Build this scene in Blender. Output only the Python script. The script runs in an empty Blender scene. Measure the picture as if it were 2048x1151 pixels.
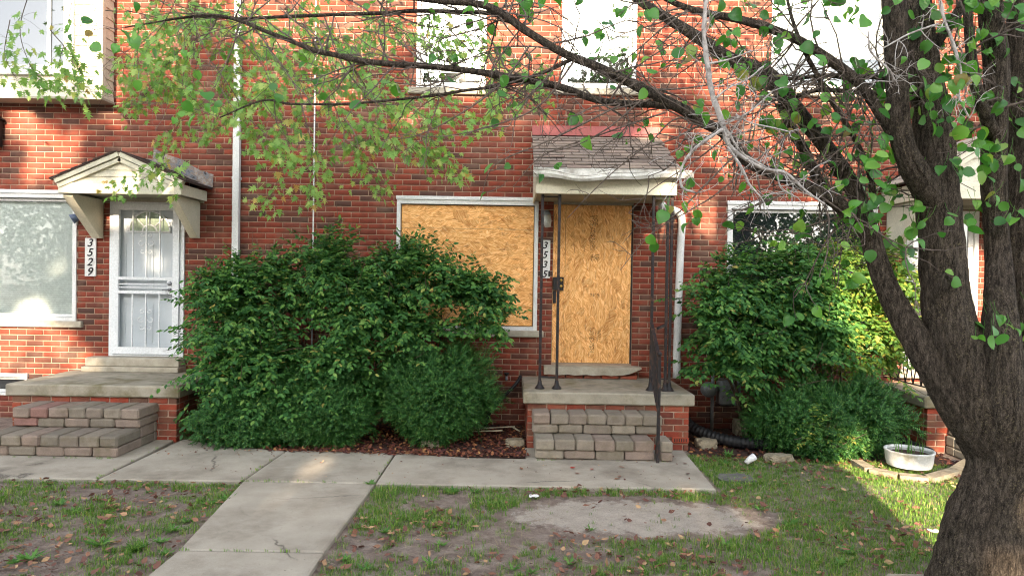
import bpy, bmesh, math, random
import numpy as np
from mathutils import Vector, Matrix

rng = np.random.default_rng(7)
random.seed(7)
sc = bpy.context.scene
col = sc.collection

# ------------------------------------------------------------------ camera (calibrated from brick courses, sidewalk joints, window heads)
F, CX, CY, EYE, DIST = 1365.0, 1024.0, 575.5, 1.75, 8.27
PITCH, ROLL = -math.atan(13.5 / F), math.radians(0.9)
cf = np.array([0, math.cos(PITCH), math.sin(PITCH)]); cr0 = np.array([1.0, 0, 0]); cu0 = np.cross(cr0, cf)
cr = cr0 * math.cos(ROLL) + cu0 * math.sin(ROLL); cu = -cr0 * math.sin(ROLL) + cu0 * math.cos(ROLL)
CAM = np.array([0, -DIST, EYE])
cam_data = bpy.data.cameras.new('camera'); cam = bpy.data.objects.new('camera', cam_data); col.objects.link(cam)
cam_data.sensor_width = 36.0; cam_data.lens = 36.0 * F / 2048.0; cam_data.clip_end = 500
m4 = Matrix.Identity(4)
for i in range(3):
    m4[i][0], m4[i][1], m4[i][2], m4[i][3] = cr[i], cu[i], -cf[i], CAM[i]
cam.matrix_world = m4
sc.camera = cam

def ray(px, py): return cf + cr * ((px - CX) / F) + cu * (-(py - CY) / F)
def P(px, py, Y=0.0):                      # pixel -> point on the plane at depth Y (wall is Y = 0)
    d = ray(px, py); return CAM + d * ((Y + DIST) / d[1])
def G(px, py, z=0.0):                      # pixel -> point on a level at height z
    d = ray(px, py); return CAM + d * ((z - EYE) / d[2])
def WX(px, py=500, Y=0.0): return float(P(px, py, Y)[0])
def PXM(Y): return F / (Y + DIST)          # pixels per metre at depth Y

# ------------------------------------------------------------------ light: low sun behind the photographer (it shows in the upper window), open sky
_s = ray(945, 135); SUN = np.array([_s[0], -_s[1], _s[2]]); SUN /= np.linalg.norm(SUN)
world = bpy.data.worlds.new('World'); sc.world = world; world.use_nodes = True
wn = world.node_tree; wn.nodes.clear()
sky = wn.nodes.new('ShaderNodeTexSky'); sky.sky_type = 'NISHITA'; sky.sun_disc = False
sky.sun_elevation = math.asin(SUN[2]); sky.sun_rotation = math.atan2(SUN[0], SUN[1])
sky.air_density = 1.0; sky.dust_density = 2.0
hsv = wn.nodes.new('ShaderNodeHueSaturation'); hsv.inputs['Saturation'].default_value = 0.42
bg = wn.nodes.new('ShaderNodeBackground'); bg.inputs['Strength'].default_value = 0.15
wo = wn.nodes.new('ShaderNodeOutputWorld')
wn.links.new(sky.outputs[0], hsv.inputs['Color']); wn.links.new(hsv.outputs[0], bg.inputs[0]); wn.links.new(bg.outputs[0], wo.inputs[0])
sun_d = bpy.data.lights.new('sun', 'SUN'); sun_d.energy = 4.6; sun_d.angle = math.radians(0.5); sun_d.color = (1.0, 0.80, 0.58)
sun = bpy.data.objects.new('sun', sun_d); col.objects.link(sun)
sun.rotation_euler = Vector(-SUN).to_track_quat('-Z', 'Y').to_euler(); sun.location = (0, -30, 14)
sc.view_settings.view_transform = 'Standard'; sc.view_settings.look = 'None'
sc.view_settings.gamma = 1.0; sc.view_settings.use_curve_mapping = False
sc.view_settings.exposure = 2.38
sc.cycles.use_denoising = True; sc.cycles.pixel_filter_type = 'BLACKMAN_HARRIS'; sc.cycles.filter_width = 1.1
sc.cycles.max_bounces = 6; sc.cycles.transparent_max_bounces = 8
sc.cycles.sample_clamp_indirect = 6.0

# ------------------------------------------------------------------ helpers: tags, meshes
def tag(o, label=None, cat=None, group=None, kind=None):
    if label: o['label'] = label
    if cat: o['category'] = cat
    if group: o['group'] = group
    if kind: o['kind'] = kind
    return o
def empty(name, loc=(0, 0, 0), parent=None):
    o = bpy.data.objects.new(name, None); col.objects.link(o); o.location = loc; o.empty_display_size = 0.1
    if parent: o.parent = parent
    return o
def link(name, me, parent=None, mat=None, base=(0, 0, 0)):
    """link a mesh object; mesh coordinates are world, base = the parent's world origin"""
    o = bpy.data.objects.new(name, me); col.objects.link(o)
    if mat is not None and not me.materials: me.materials.append(mat)
    if parent:
        o.parent = parent
        o.location = tuple(-np.array(origin(parent)))
    return o
def origin(o):
    p = np.zeros(3)
    while o is not None:
        p = p + np.array(o.location); o = o.parent
    return p

class MB:
    def __init__(s): s.v = []; s.f = []
    def add(s, vs, fs):
        n = len(s.v); s.v += [tuple(map(float, v)) for v in vs]; s.f += [tuple(i + n for i in f) for f in fs]; return s
    def box(s, x0, x1, y0, y1, z0, z1):
        v = [(x, y, z) for z in (z0, z1) for y in (y0, y1) for x in (x0, x1)]
        return s.add(v, [(0, 2, 3, 1), (4, 5, 7, 6), (0, 1, 5, 4), (2, 6, 7, 3), (0, 4, 6, 2), (1, 3, 7, 5)])
    def bbox(s, x0, x1, y0, y1, z0, z1, b=0.006):          # bevelled box
        X, Y, Z = (x0, x1), (y0, y1), (z0, z1); vs = []; idx = {}
        for i in (0, 1):
            for j in (0, 1):
                for k in (0, 1):
                    for a in range(3):
                        p = [X[i] + (b, -b)[i], Y[j] + (b, -b)[j], Z[k] + (b, -b)[k]]
                        p[a] = (X[i], Y[j], Z[k])[a]
                        idx[(i, j, k, a)] = len(vs); vs.append(p)
        I = lambda i, j, k, a: idx[(i, j, k, a)]
        fs = []
        for a in range(3):
            o = [q for q in range(3) if q != a]
            for e in (0, 1):
                q = []
                for (m, n) in ((0, 0), (1, 0), (1, 1), (0, 1)):
                    c = [0, 0, 0]; c[a] = e; c[o[0]] = m; c[o[1]] = n; q.append(I(c[0], c[1], c[2], a))
                fs.append(tuple(q))
        for a in range(3):                                   # edges along axis a
            o = [q for q in range(3) if q != a]
            for m in (0, 1):
                for n in (0, 1):
                    c0 = [0, 0, 0]; c1 = [0, 0, 0]; c1[a] = 1
                    for c in (c0, c1): c[o[0]] = m; c[o[1]] = n
                    fs.append((I(*c0, o[0]), I(*c1, o[0]), I(*c1, o[1]), I(*c0, o[1])))
        for i in (0, 1):
            for j in (0, 1):
                for k in (0, 1): fs.append((I(i, j, k, 0), I(i, j, k, 1), I(i, j, k, 2)))
        return s.add(vs, fs)
    def prism(s, poly, axis, a0, a1):
        """poly: list of 2D points in the two other axes (in order), extruded along axis from a0 to a1"""
        def mk(p, a): q = list(p); q.insert(axis, a); return q
        n = len(poly)
        vs = [mk(p, a0) for p in poly] + [mk(p, a1) for p in poly]
        fs = [tuple(range(n))[::-1], tuple(range(n, 2 * n))] + [(i, (i + 1) % n, n + (i + 1) % n, n + i) for i in range(n)]
        return s.add(vs, fs)
    def bar(s, a, b, w, h, up=(0, 0, 1)):
        a, b = np.array(a, float), np.array(b, float); d = b - a; d /= np.linalg.norm(d)
        u = np.array(up, float); x = np.cross(d, u)
        if np.linalg.norm(x) < 1e-4: x = np.cross(d, (1, 0, 0))
        x /= np.linalg.norm(x); y = np.cross(x, d)
        vs = [p + x * sx * w / 2 + y * sy * h / 2 for p in (a, b) for sx, sy in ((-1, -1), (1, -1), (1, 1), (-1, 1))]
        return s.add(vs, [(3, 2, 1, 0), (4, 5, 6, 7)] + [(i, (i + 1) % 4, 4 + (i + 1) % 4, 4 + i) for i in range(4)])
    def tube(s, pts, rad, n=6, jit=0.0, cap=True):
        pts = np.array(pts, float); m = len(pts)
        rad = np.full(m, rad) if np.isscalar(rad) else np.array(rad, float)
        t = np.gradient(pts, axis=0); t /= np.linalg.norm(t, axis=1)[:, None] + 1e-12
        ref = np.array((0, 0, 1.0)) if abs(t[0][2]) < 0.9 else np.array((1.0, 0, 0))
        x = np.cross(t[0], ref); x /= np.linalg.norm(x); vs = []
        for i in range(m):
            x = x - t[i] * (x @ t[i]); x /= np.linalg.norm(x) + 1e-12; y = np.cross(t[i], x)
            for k in range(n):
                a = 2 * math.pi * k / n; r = rad[i] * (1 + (jit * random.uniform(-1, 1) if jit else 0))
                vs.append(pts[i] + (x * math.cos(a) + y * math.sin(a)) * r)
        fs = [(i * n + k, i * n + (k + 1) % n, (i + 1) * n + (k + 1) % n, (i + 1) * n + k) for i in range(m - 1) for k in range(n)]
        if cap: fs += [tuple(range(n))[::-1], tuple((m - 1) * n + k for k in range(n))]
        return s.add(vs, fs)
    def mesh(s, name):
        me = bpy.data.meshes.new(name); me.from_pydata(s.v, [], s.f); me.update(); return me
    def build(s, name, mat, parent=None, smooth=False):
        me = s.mesh(name); me.materials.append(mat)
        bm = bmesh.new(); bm.from_mesh(me); bmesh.ops.recalc_face_normals(bm, faces=bm.faces); bm.to_mesh(me); bm.free()
        if smooth: me.polygons.foreach_set('use_smooth', [True] * len(me.polygons))
        return link(name, me, parent)

def smooth_path(pts, k=5):
    pts = np.array(pts, float); out = []
    p = np.vstack([2 * pts[0] - pts[1], pts, 2 * pts[-1] - pts[-2]])
    for i in range(1, len(p) - 2):
        for j in range(k):
            t = j / k
            out.append(0.5 * ((2 * p[i]) + (-p[i - 1] + p[i + 1]) * t + (2 * p[i - 1] - 5 * p[i] + 4 * p[i + 1] - p[i + 2]) * t ** 2 + (-p[i - 1] + 3 * p[i] - 3 * p[i + 1] + p[i + 2]) * t ** 3))
    out.append(pts[-1]); return np.array(out)

def np_mesh(name, verts, faces, mat, smooth=False):
    """verts (N,3), faces (M,k) of one size"""
    me = bpy.data.meshes.new(name); verts = np.asarray(verts, np.float32); faces = np.asarray(faces, np.int32); k = faces.shape[1]
    me.vertices.add(len(verts)); me.vertices.foreach_set('co', verts.ravel())
    me.loops.add(faces.size); me.loops.foreach_set('vertex_index', faces.ravel())
    me.polygons.add(len(faces)); me.polygons.foreach_set('loop_start', np.arange(0, faces.size, k, dtype=np.int32))
    me.update(calc_edges=True)
    if smooth: me.polygons.foreach_set('use_smooth', np.ones(len(faces), bool))
    me.materials.append(mat); return me

def frames(d, n):
    """orthonormal frames with x along d and z near n; arrays (N,3) -> (N,3,3) columns x,y,z"""
    d = d / (np.linalg.norm(d, axis=1)[:, None] + 1e-9)
    z = n - d * np.sum(n * d, axis=1)[:, None]; z /= np.linalg.norm(z, axis=1)[:, None] + 1e-9
    y = np.cross(z, d); return np.stack([d, y, z], axis=2)
def scatter(name, tv, tf, pos, fr, scale, mat):
    """one mesh holding len(pos) copies of the template"""
    tv = np.asarray(tv, float); tf = np.asarray(tf, int); n = len(pos); k = len(tv)
    sc_ = scale[:, None, None] if scale.ndim == 1 else scale[:, None, :]
    v = np.einsum('nij,nkj->nki', fr, tv[None] * sc_) + pos[:, None, :]
    f = tf[None] + (np.arange(n) * k)[:, None, None]
    return np_mesh(name, v.reshape(-1, 3), f.reshape(-1, tf.shape[1]), mat)
def leaf_objects(name, meshes, pos, fr, scale, parent):
    o0 = origin(parent)
    for i in range(len(pos)):
        o = bpy.data.objects.new(name, meshes[i % len(meshes)]); col.objects.link(o); o.parent = parent
        m = Matrix.Identity(4); s = scale[i] if np.ndim(scale[i]) else (scale[i],) * 3
        for r in range(3):
            for c in range(3): m[r][c] = fr[i][r][c] * s[c]
            m[r][3] = pos[i][r] - o0[r]
        o.matrix_local = m
def template_mesh(name, tv, tf, mat): return np_mesh(name, tv, tf, mat)

# ------------------------------------------------------------------ materials
def srgb(*c):
    c = [x / 255 for x in c]
    return tuple((x / 12.92 if x <= 0.04045 else ((x + 0.055) / 1.055) ** 2.4) for x in c) + (1,)
class NT:
    def __init__(s, name):
        s.m = bpy.data.materials.new(name); s.m.use_nodes = True; s.t = s.m.node_tree; s.t.nodes.clear()
        s.out = s.t.nodes.new('ShaderNodeOutputMaterial')
    def n(s, typ, **kw):
        nd = s.t.nodes.new('ShaderNode' + typ)
        for k, v in kw.items():
            if k.startswith('_'): setattr(nd, k[1:], v)
            else:
                key = int(k[1:]) if k[0] == 'i' and k[1:].isdigit() else k.replace('__', ' ')
                s.set(nd, key, v)
        return nd
    def set(s, nd, key, v):
        inp = nd.inputs[key]
        if isinstance(v, bpy.types.NodeSocket): s.t.links.new(v, inp)
        elif isinstance(v, bpy.types.Node): s.t.links.new(v.outputs[0], inp)
        else: inp.default_value = v
    def math(s, op, a, b=0.0, c=None):
        nd = s.t.nodes.new('ShaderNodeMath'); nd.operation = op; s.set(nd, 0, a); s.set(nd, 1, b)
        if c is not None: s.set(nd, 2, c)
        return nd.outputs[0]
    def ramp(s, fac, stops, interp='LINEAR'):
        nd = s.t.nodes.new('ShaderNodeValToRGB'); s.set(nd, 0, fac); r = nd.color_ramp; r.interpolation = interp
        while len(r.elements) < len(stops): r.elements.new(0.5)
        for e, (p, c) in zip(r.elements, stops): e.position = p; e.color = c if len(c) == 4 else tuple(c) + (1,)
        return nd.outputs[0]
    def mix(s, fac, a, b, typ='MIX'):
        nd = s.t.nodes.new('ShaderNodeMix'); nd.data_type = 'RGBA'; nd.blend_type = typ
        s.set(nd, 0, fac); s.set(nd, 6, a); s.set(nd, 7, b); return nd.outputs[2]
    def noise(s, vec, scale, detail=4, rough=0.55, out=0):
        nd = s.n('TexNoise', Scale=scale, Detail=detail, Roughness=rough); s.set(nd, 'Vector', vec); return nd.outputs[out]
    def pos(s): return s.n('NewGeometry').outputs['Position']
    def obj(s): return s.n('TexCoord').outputs['Object']
    def mapping(s, vec, scale=(1, 1, 1), rot=(0, 0, 0), loc=(0, 0, 0)):
        nd = s.n('Mapping'); s.set(nd, 'Vector', vec); s.set(nd, 'Scale', scale); s.set(nd, 'Rotation', rot); s.set(nd, 'Location', loc); return nd.outputs[0]
    def bump(s, h, strength=0.4, dist=0.01):
        nd = s.n('Bump', Strength=strength, Distance=dist); s.set(nd, 'Height', h); return nd.outputs[0]
    def bsdf(s, color, rough=0.7, normal=None, metal=0.0, spec=0.4, **kw):
        nd = s.n('BsdfPrincipled'); s.set(nd, 'Base Color', color); s.set(nd, 'Roughness', rough); s.set(nd, 'Metallic', metal)
        s.set(nd, 'Specular IOR Level', spec)
        if normal is not None: s.set(nd, 'Normal', normal)
        for k, v in kw.items(): s.set(nd, k.replace('__', ' '), v)
        return nd
    def done(s, sh):
        s.t.links.new(sh.outputs[0] if isinstance(sh, bpy.types.Node) else sh, s.out.inputs[0]); return s.m

def mottled(name, c0, c1, c2=None, scale=8, rough=0.75, bump=0.3, fine=80, dist=0.004, spec=0.3, metal=0.0, stain=None, stain_scale=1.2):
    t = NT(name); p = t.pos()
    a = t.noise(p, scale, 5, 0.6); c = t.ramp(a, [(0.3, c0), (0.7, c1)] if c2 is None else [(0.28, c0), (0.5, c1), (0.72, c2)])
    b = t.noise(p, fine, 3, 0.6); c = t.mix(0.5, c, t.ramp(b, [(0.3, (0.55, 0.55, 0.55)), (0.7, (1, 1, 1))]), 'MULTIPLY')
    if stain is not None:
        s_ = t.noise(p, stain_scale, 6, 0.65); c = t.mix(t.ramp(s_, [(0.5, (0, 0, 0)), (0.68, (1, 1, 1))]), c, stain)
    return t.done(t.bsdf(c, rough, t.bump(b, bump, dist), metal, spec))

BH, BL, JT = 0.0672, 0.2065, 0.009        # brick course, brick pitch, joint
def brick_mat(name='brick_face'):
    t = NT(name); p = t.pos(); sx = t.n('SeparateXYZ'); t.set(sx, 0, p)
    row = t.math('FLOOR', t.math('DIVIDE', sx.outputs[2], BH))
    # the side faces of porches run along Y: use X + Y as the running coordinate
    run = t.math('ADD', sx.outputs[0], sx.outputs[1])
    u = t.math('ADD', t.math('DIVIDE', run, BL), t.math('MULTIPLY', t.math('FLOORED_MODULO', row, 2.0), 0.5))
    cell = t.n('CombineXYZ'); t.set(cell, 0, t.math('FLOOR', u)); t.set(cell, 1, row)
    wnz = t.n('TexWhiteNoise', _noise_dimensions='2D'); t.set(wnz, 'Vector', cell)
    base = t.ramp(wnz.outputs['Value'], [(0.0, srgb(78, 57, 50)), (0.10, srgb(90, 61, 51)), (0.22, srgb(106, 60, 47)), (0.32, srgb(121, 57, 42)),
                                (0.55, srgb(132, 60, 43)), (0.8, srgb(143, 65, 45)), (1.0, srgb(124, 60, 47))])
    n1 = t.noise(p, 14, 5, 0.65); base = t.mix(t.ramp(n1, [(0.42, (0, 0, 0)), (0.75, (0.65, 0.65, 0.65))]), base, srgb(92, 52, 44))
    n2 = t.noise(t.mapping(p, (1, 1, 1.8)), 130, 3, 0.6)
    base = t.mix(0.55, base, t.ramp(n2, [(0.3, (0.5, 0.5, 0.5)), (0.65, (1, 1, 1))]), 'MULTIPLY')
    n3 = t.noise(p, 2.3, 5, 0.6); base = t.mix(t.ramp(n3, [(0.5, (0, 0, 0)), (0.8, (0.34, 0.34, 0.34))]), base, srgb(170, 140, 120))
    n4 = t.noise(t.mapping(p, (3.2, 1, 0.35)), 1.0, 5, 0.65); base = t.mix(t.ramp(n4, [(0.5, (0, 0, 0)), (0.72, (0.6, 0.6, 0.6))]), base, srgb(96, 58, 48))
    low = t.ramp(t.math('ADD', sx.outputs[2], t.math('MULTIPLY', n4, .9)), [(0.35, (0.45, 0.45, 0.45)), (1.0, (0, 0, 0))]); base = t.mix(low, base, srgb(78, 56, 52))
    return t.done(t.bsdf(base, 0.82, t.bump(n2, 0.5, 0.004), spec=0.25))
MAT = {}
MAT['brick'] = brick_mat()
MAT['mortar'] = mottled('mortar', srgb(152, 129, 110), srgb(176, 153, 132), scale=6, fine=160, rough=0.95, bump=0.5, stain=srgb(146, 122, 106), stain_scale=2.0)
MAT['mortar_porch'] = mottled('mortar_porch', srgb(140, 112, 96), srgb(180, 156, 138), scale=9, fine=160, rough=0.95, bump=0.5)
MAT['concrete'] = mottled('concrete', srgb(118, 112, 98), srgb(156, 148, 132), srgb(170, 162, 146), scale=5, fine=220, rough=0.95, bump=0.5, dist=0.003, stain=srgb(106, 98, 70), stain_scale=2.6)
MAT['walk'] = mottled('walk_concrete', srgb(142, 138, 131), srgb(164, 160, 152), srgb(172, 168, 160), scale=2.2, fine=260, rough=0.95, bump=0.4, dist=0.002, stain=srgb(128, 122, 113), stain_scale=1.1)
def walk_mat():
    t = NT('walk_concrete'); p = t.pos(); n0 = t.noise(p, 2.2, 6, .65); f = t.noise(p, 300, 3, .6)
    c = t.ramp(n0, [(.3, srgb(146, 137, 124)), (.5, srgb(167, 158, 144)), (.7, srgb(180, 171, 157))])
    c = t.mix(.45, c, t.ramp(f, [(.32, (.5, .5, .5)), (.6, (1, 1, 1))]), 'MULTIPLY')
    d = t.noise(t.mapping(p, (1, 1, 1), loc=(7, 3, 0)), 1.3, 7, .7); c = t.mix(t.ramp(d, [(.5, (0, 0, 0)), (.68, (.7, .7, .7))]), c, srgb(116, 106, 94))
    sp = t.noise(p, 60, 2, .5); c = t.mix(t.ramp(sp, [(.70, (0, 0, 0)), (.74, (.6, .6, .6))]), c, srgb(84, 76, 68))
    w = t.mix(.12, p, t.noise(p, 3.5, 5, .7, 1)); v = t.n('TexVoronoi', Scale=.62, _feature='DISTANCE_TO_EDGE'); t.set(v, 'Vector', w)
    ck = t.ramp(v.outputs[0], [(.0, (.8, .8, .8)), (.006, (0, 0, 0))]); gate = t.ramp(t.noise(p, .9, 2, .5), [(.5, (0, 0, 0)), (.56, (1, 1, 1))])
    c = t.mix(t.math('MULTIPLY', ck, gate), c, srgb(70, 64, 58))
    return t.done(t.bsdf(c, .95, t.bump(f, .5, .003), spec=.25))
MAT['walk'] = walk_mat()
MAT['limestone'] = mottled('limestone', srgb(150, 142, 126), srgb(184, 176, 160), scale=9, fine=180, rough=0.9, bump=0.4)
MAT['white'] = mottled('white_vinyl', srgb(208, 208, 206), srgb(226, 226, 224), scale=4, fine=60, rough=0.45, bump=0.05, spec=0.4)
MAT['cream'] = mottled('cream_aluminium', srgb(200, 194, 170), srgb(222, 217, 196), scale=3, fine=70, rough=0.5, bump=0.05, spec=0.4)
MAT['gutter'] = mottled('weathered_gutter', srgb(168, 166, 158), srgb(212, 211, 205), srgb(222, 221, 216), scale=7, fine=60, rough=0.5, bump=0.1, stain=srgb(128, 118, 108), stain_scale=5)
MAT['white_door'] = mottled('white_enamel', srgb(214, 217, 220), srgb(226, 229, 231), scale=3, fine=50, rough=0.35, bump=0.03)
MAT['door_skin'] = mottled('pale_door_skin', srgb(182, 190, 196), srgb(198, 205, 210), scale=3, fine=200, rough=0.6, bump=0.05)
MAT['iron'] = mottled('black_iron', srgb(26, 25, 28), srgb(44, 41, 43), scale=30, fine=140, rough=0.55, bump=0.2, stain=srgb(78, 54, 44), stain_scale=16)
MAT['black'] = mottled('black_plastic', srgb(20, 20, 22), srgb(34, 34, 36), scale=12, fine=90, rough=0.5, bump=0.08)
MAT['metal'] = mottled('grey_metal', srgb(110, 114, 118), srgb(146, 150, 153), scale=12, fine=90, rough=0.45, bump=0.08, metal=0.4)
MAT['brass'] = mottled('brass', srgb(170, 140, 70), srgb(200, 172, 96), scale=20, fine=60, rough=0.3, bump=0.02, metal=0.9)
MAT['blue'] = mottled('blue_grey_plastic', srgb(70, 84, 110), srgb(92, 106, 130), scale=20, fine=60, rough=0.4, bump=0.02)
MAT['pink'] = mottled('faded_red_paint', srgb(140, 74, 72), srgb(164, 92, 88), scale=5, fine=60, rough=0.6, bump=0.1)
MAT['stone'] = mottled('rough_stone', srgb(110, 100, 84), srgb(150, 138, 116), srgb(170, 160, 140), scale=14, fine=90, rough=0.95, bump=0.6, dist=0.006)
MAT['slate'] = mottled('dark_flagstone', srgb(92, 90, 88), srgb(118, 114, 110), scale=12, fine=90, rough=0.85, bump=0.5)
MAT['bark_shrub'] = mottled('shrub_bark', srgb(78, 66, 56), srgb(112, 96, 82), scale=20, fine=90, rough=0.95, bump=0.5)
MAT['twig'] = mottled('dark_twig', srgb(84, 74, 68), srgb(126, 113, 104), scale=25, fine=90, rough=0.9, bump=0.2)
MAT['pale_wood'] = mottled('pale_dead_wood', srgb(168, 161, 156), srgb(206, 200, 194), scale=30, fine=110, rough=0.95, bump=0.5, stain=srgb(112, 100, 92), stain_scale=22)
MAT['stick'] = mottled('weathered_stick', srgb(186, 176, 150), srgb(214, 206, 184), scale=20, fine=90, rough=0.9, bump=0.2)
MAT['tub'] = mottled('dirty_white_plastic', srgb(196, 196, 192), srgb(224, 224, 222), scale=7, fine=60, rough=0.5, bump=0.05, stain=srgb(150, 146, 132), stain_scale=6)
MAT['paper'] = mottled('white_paper', srgb(216, 214, 212), srgb(232, 230, 228), scale=20, fine=60, rough=0.7, bump=0.1)
MAT['yellow'] = mottled('yellow_plastic', srgb(168, 146, 40), srgb(190, 168, 60), scale=20, fine=60, rough=0.6, bump=0.1)
MAT['asphalt'] = mottled('asphalt', srgb(58, 58, 60), srgb(78, 78, 80), scale=3, fine=120, rough=0.95, bump=0.5)
MAT['room'] = mottled('dark_room', srgb(30, 30, 32), srgb(44, 43, 42), scale=2, fine=20, rough=0.9, bump=0.0)
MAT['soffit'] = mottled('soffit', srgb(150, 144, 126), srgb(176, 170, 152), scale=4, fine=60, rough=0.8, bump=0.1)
MAT['digit'] = mottled('black_digit', srgb(22, 22, 24), srgb(30, 30, 32), scale=10, fine=40, rough=0.5, bump=0.0)
MAT['fanlight'] = mottled('pale_fanlight', srgb(126, 144, 124), srgb(170, 184, 164), scale=16, fine=60, rough=0.25, bump=0.05)  # pale mottled green-grey, opaque pane
MAT['blind'] = mottled('white_blind', srgb(230, 231, 226), srgb(240, 240, 236), scale=2, fine=30, rough=0.7, bump=0.0)

def per_piece(name, colors, rough=0.9, fine=160, bump=0.5, moss=None, dist=0.004):
    """pieces vary by object"""
    t = NT(name); p = t.pos(); r = t.n('ObjectInfo').outputs['Random']
    c = t.ramp(r, [(i / (len(colors) - 1), k) for i, k in enumerate(colors)])
    a = t.noise(p, 11, 5, 0.65); c = t.mix(0.7, c, t.ramp(a, [(0.3, (0.66, 0.66, 0.66)), (0.7, (1.05, 1.05, 1.05))]), 'MULTIPLY')
    b = t.noise(p, fine, 3, 0.6); c = t.mix(0.6, c, t.ramp(b, [(0.3, (0.55, 0.55, 0.55)), (0.7, (1, 1, 1))]), 'MULTIPLY')
    if moss is not None: c = t.mix(t.ramp(t.noise(p, 5, 5, 0.7), [(0.5, (0, 0, 0)), (0.72, (0.7, 0.7, 0.7))]), c, moss)
    return t.done(t.bsdf(c, rough, t.bump(b, bump, dist), spec=0.25))
MAT['paver'] = per_piece('paver_block', [srgb(126, 117, 105), srgb(146, 135, 121), srgb(138, 126, 114), srgb(148, 130, 118), srgb(152, 142, 127)], moss=srgb(98, 90, 70))
MAT['paver_pink'] = per_piece('pink_paver', [srgb(152, 118, 108), srgb(146, 110, 101)])
MAT['porch_brick'] = per_piece('porch_brick', [srgb(120, 66, 54), srgb(160, 72, 54), srgb(172, 80, 58), srgb(140, 84, 68), srgb(110, 82, 70), srgb(176, 92, 70)], moss=srgb(120, 96, 74))
MAT['shingle'] = per_piece('asphalt_shingle', [srgb(118, 106, 99), srgb(142, 130, 120), srgb(130, 120, 113), srgb(156, 142, 130), srgb(136, 118, 110)], fine=240, bump=0.8)
MAT['shingle_dark'] = per_piece('dark_shingle', [srgb(70, 58, 54), srgb(92, 76, 70), srgb(84, 72, 68)], fine=240, bump=0.8)
MAT['shingle_light'] = per_piece('light_shingle', [srgb(176, 170, 158), srgb(190, 184, 172), srgb(164, 158, 148)], fine=240, bump=0.8)
MAT['siding'] = per_piece('cream_siding', [srgb(206, 200, 178), srgb(220, 215, 194), srgb(214, 208, 186)], rough=0.5, fine=60, bump=0.05)

def osb_mat(name, rot, k=1.0):
    t = NT(name); p = t.obj(); q = t.mapping(p, (1, 1, 1), (0, rot, 0)); cols = []
    ramp = [(0.30, srgb(172 * k, 112 * k, 58 * k)), (0.43, srgb(200 * k, 143 * k, 82 * k)), (0.55, srgb(218 * k, 168 * k, 108 * k)), (0.66, srgb(230 * k, 190 * k, 138 * k))]
    out = None
    for j, (vs, off) in enumerate(((8, 0.0), (12, 3.7), (18, 8.1))):
        vq = t.mapping(q, (1.0, 1.0, 0.55), loc=(off, 0, off))
        vo = t.n('TexVoronoi', Scale=vs, _feature='F1'); t.set(vo, 'Vector', vq)
        ang = t.math('MULTIPLY', t.math('SUBTRACT', vo.outputs['Color'], 0.5), 2.6)
        rt = t.n('VectorRotate', _rotation_type='Y_AXIS'); t.set(rt, 'Vector', q); t.set(rt, 'Angle', ang)
        st = t.mapping(rt.outputs[0], (90, 30, 12), loc=(off * 3, 0, off))
        nz = t.noise(st, 1.0, 3, 0.6)
        cj = t.ramp(nz, ramp)
        sel = t.n('SeparateColor'); t.set(sel, 0, vo.outputs['Color'])
        cj = t.mix(0.8, cj, t.ramp(sel.outputs[1], [(0.0, (0.70, 0.62, 0.52)), (0.3, (0.95, 0.92, 0.88)), (1, (1.08, 1.06, 1.04))]), 'MULTIPLY')
        out = cj if out is None else t.mix(t.ramp(sel.outputs[2], [(0.45, (0, 0, 0)), (0.55, (1, 1, 1))]), out, cj)
    dk = t.noise(t.mapping(q, (26, 10, 7)), 1.0, 4, 0.7)
    out = t.mix(t.ramp(dk, [(0.57, (0, 0, 0)), (0.68, (0.8, 0.8, 0.8))]), out, srgb(140 * k, 88 * k, 46 * k))
    return t.done(t.bsdf(out, 0.75, t.bump(dk, 0.3, 0.002), spec=0.3))
MAT['osb_h'] = osb_mat('strand_board_across', math.radians(90), 1.08)
MAT['osb_v'] = osb_mat('strand_board_upright', 0.0, 1.06)
MAT['osb_edge'] = mottled('strand_board_edge', srgb(120, 78, 36), srgb(150, 100, 52), scale=30, fine=90)
def print_mat():
    t = NT('faded_ink'); p = t.pos(); n = t.noise(t.mapping(p, (1, 1, 1)), 90, 3, 0.6)
    tr = t.n('BsdfTransparent'); d = t.bsdf(srgb(92, 60, 34), 0.8)
    ms = t.n('MixShader'); t.set(ms, 0, t.ramp(n, [(0.5, (0, 0, 0)), (0.6, (0.38, 0.38, 0.38))])); t.set(ms, 1, tr); t.set(ms, 2, d); return t.done(ms)
MAT['ink'] = print_mat()

def glass_mat(name, dark, k=2.2, k0=.05):
    t = NT(name); lw = t.n('Fresnel', IOR=1.5)
    g = t.n('BsdfGlossy', Roughness=0.015); g.inputs['Color'].default_value = (0.95, 0.97, 1, 1)
    wav = t.noise(t.pos(), 1.1, 2, 0.4); t.set(g, 'Normal', t.bump(wav, 0.05, 0.05))
    b = t.n('BsdfDiffuse', Color=srgb(28, 32, 34)) if dark else t.n('BsdfTransparent', Color=(0.92, 0.95, 0.95, 1))  # dark case paints the unlit room into an opaque pane
    ms = t.n('MixShader'); t.set(ms, 0, t.math('ADD', t.math('MULTIPLY', lw.outputs[0], k), k0)); t.set(ms, 1, b); t.set(ms, 2, g); return t.done(ms)
MAT['glass'] = glass_mat('clear_glass', False, 1.3, .02); MAT['glass_unlit'] = glass_mat('unlit_room_glass', True); MAT['glass_soft'] = glass_mat('dull_glass', False, 0.45, 0.0)

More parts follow.
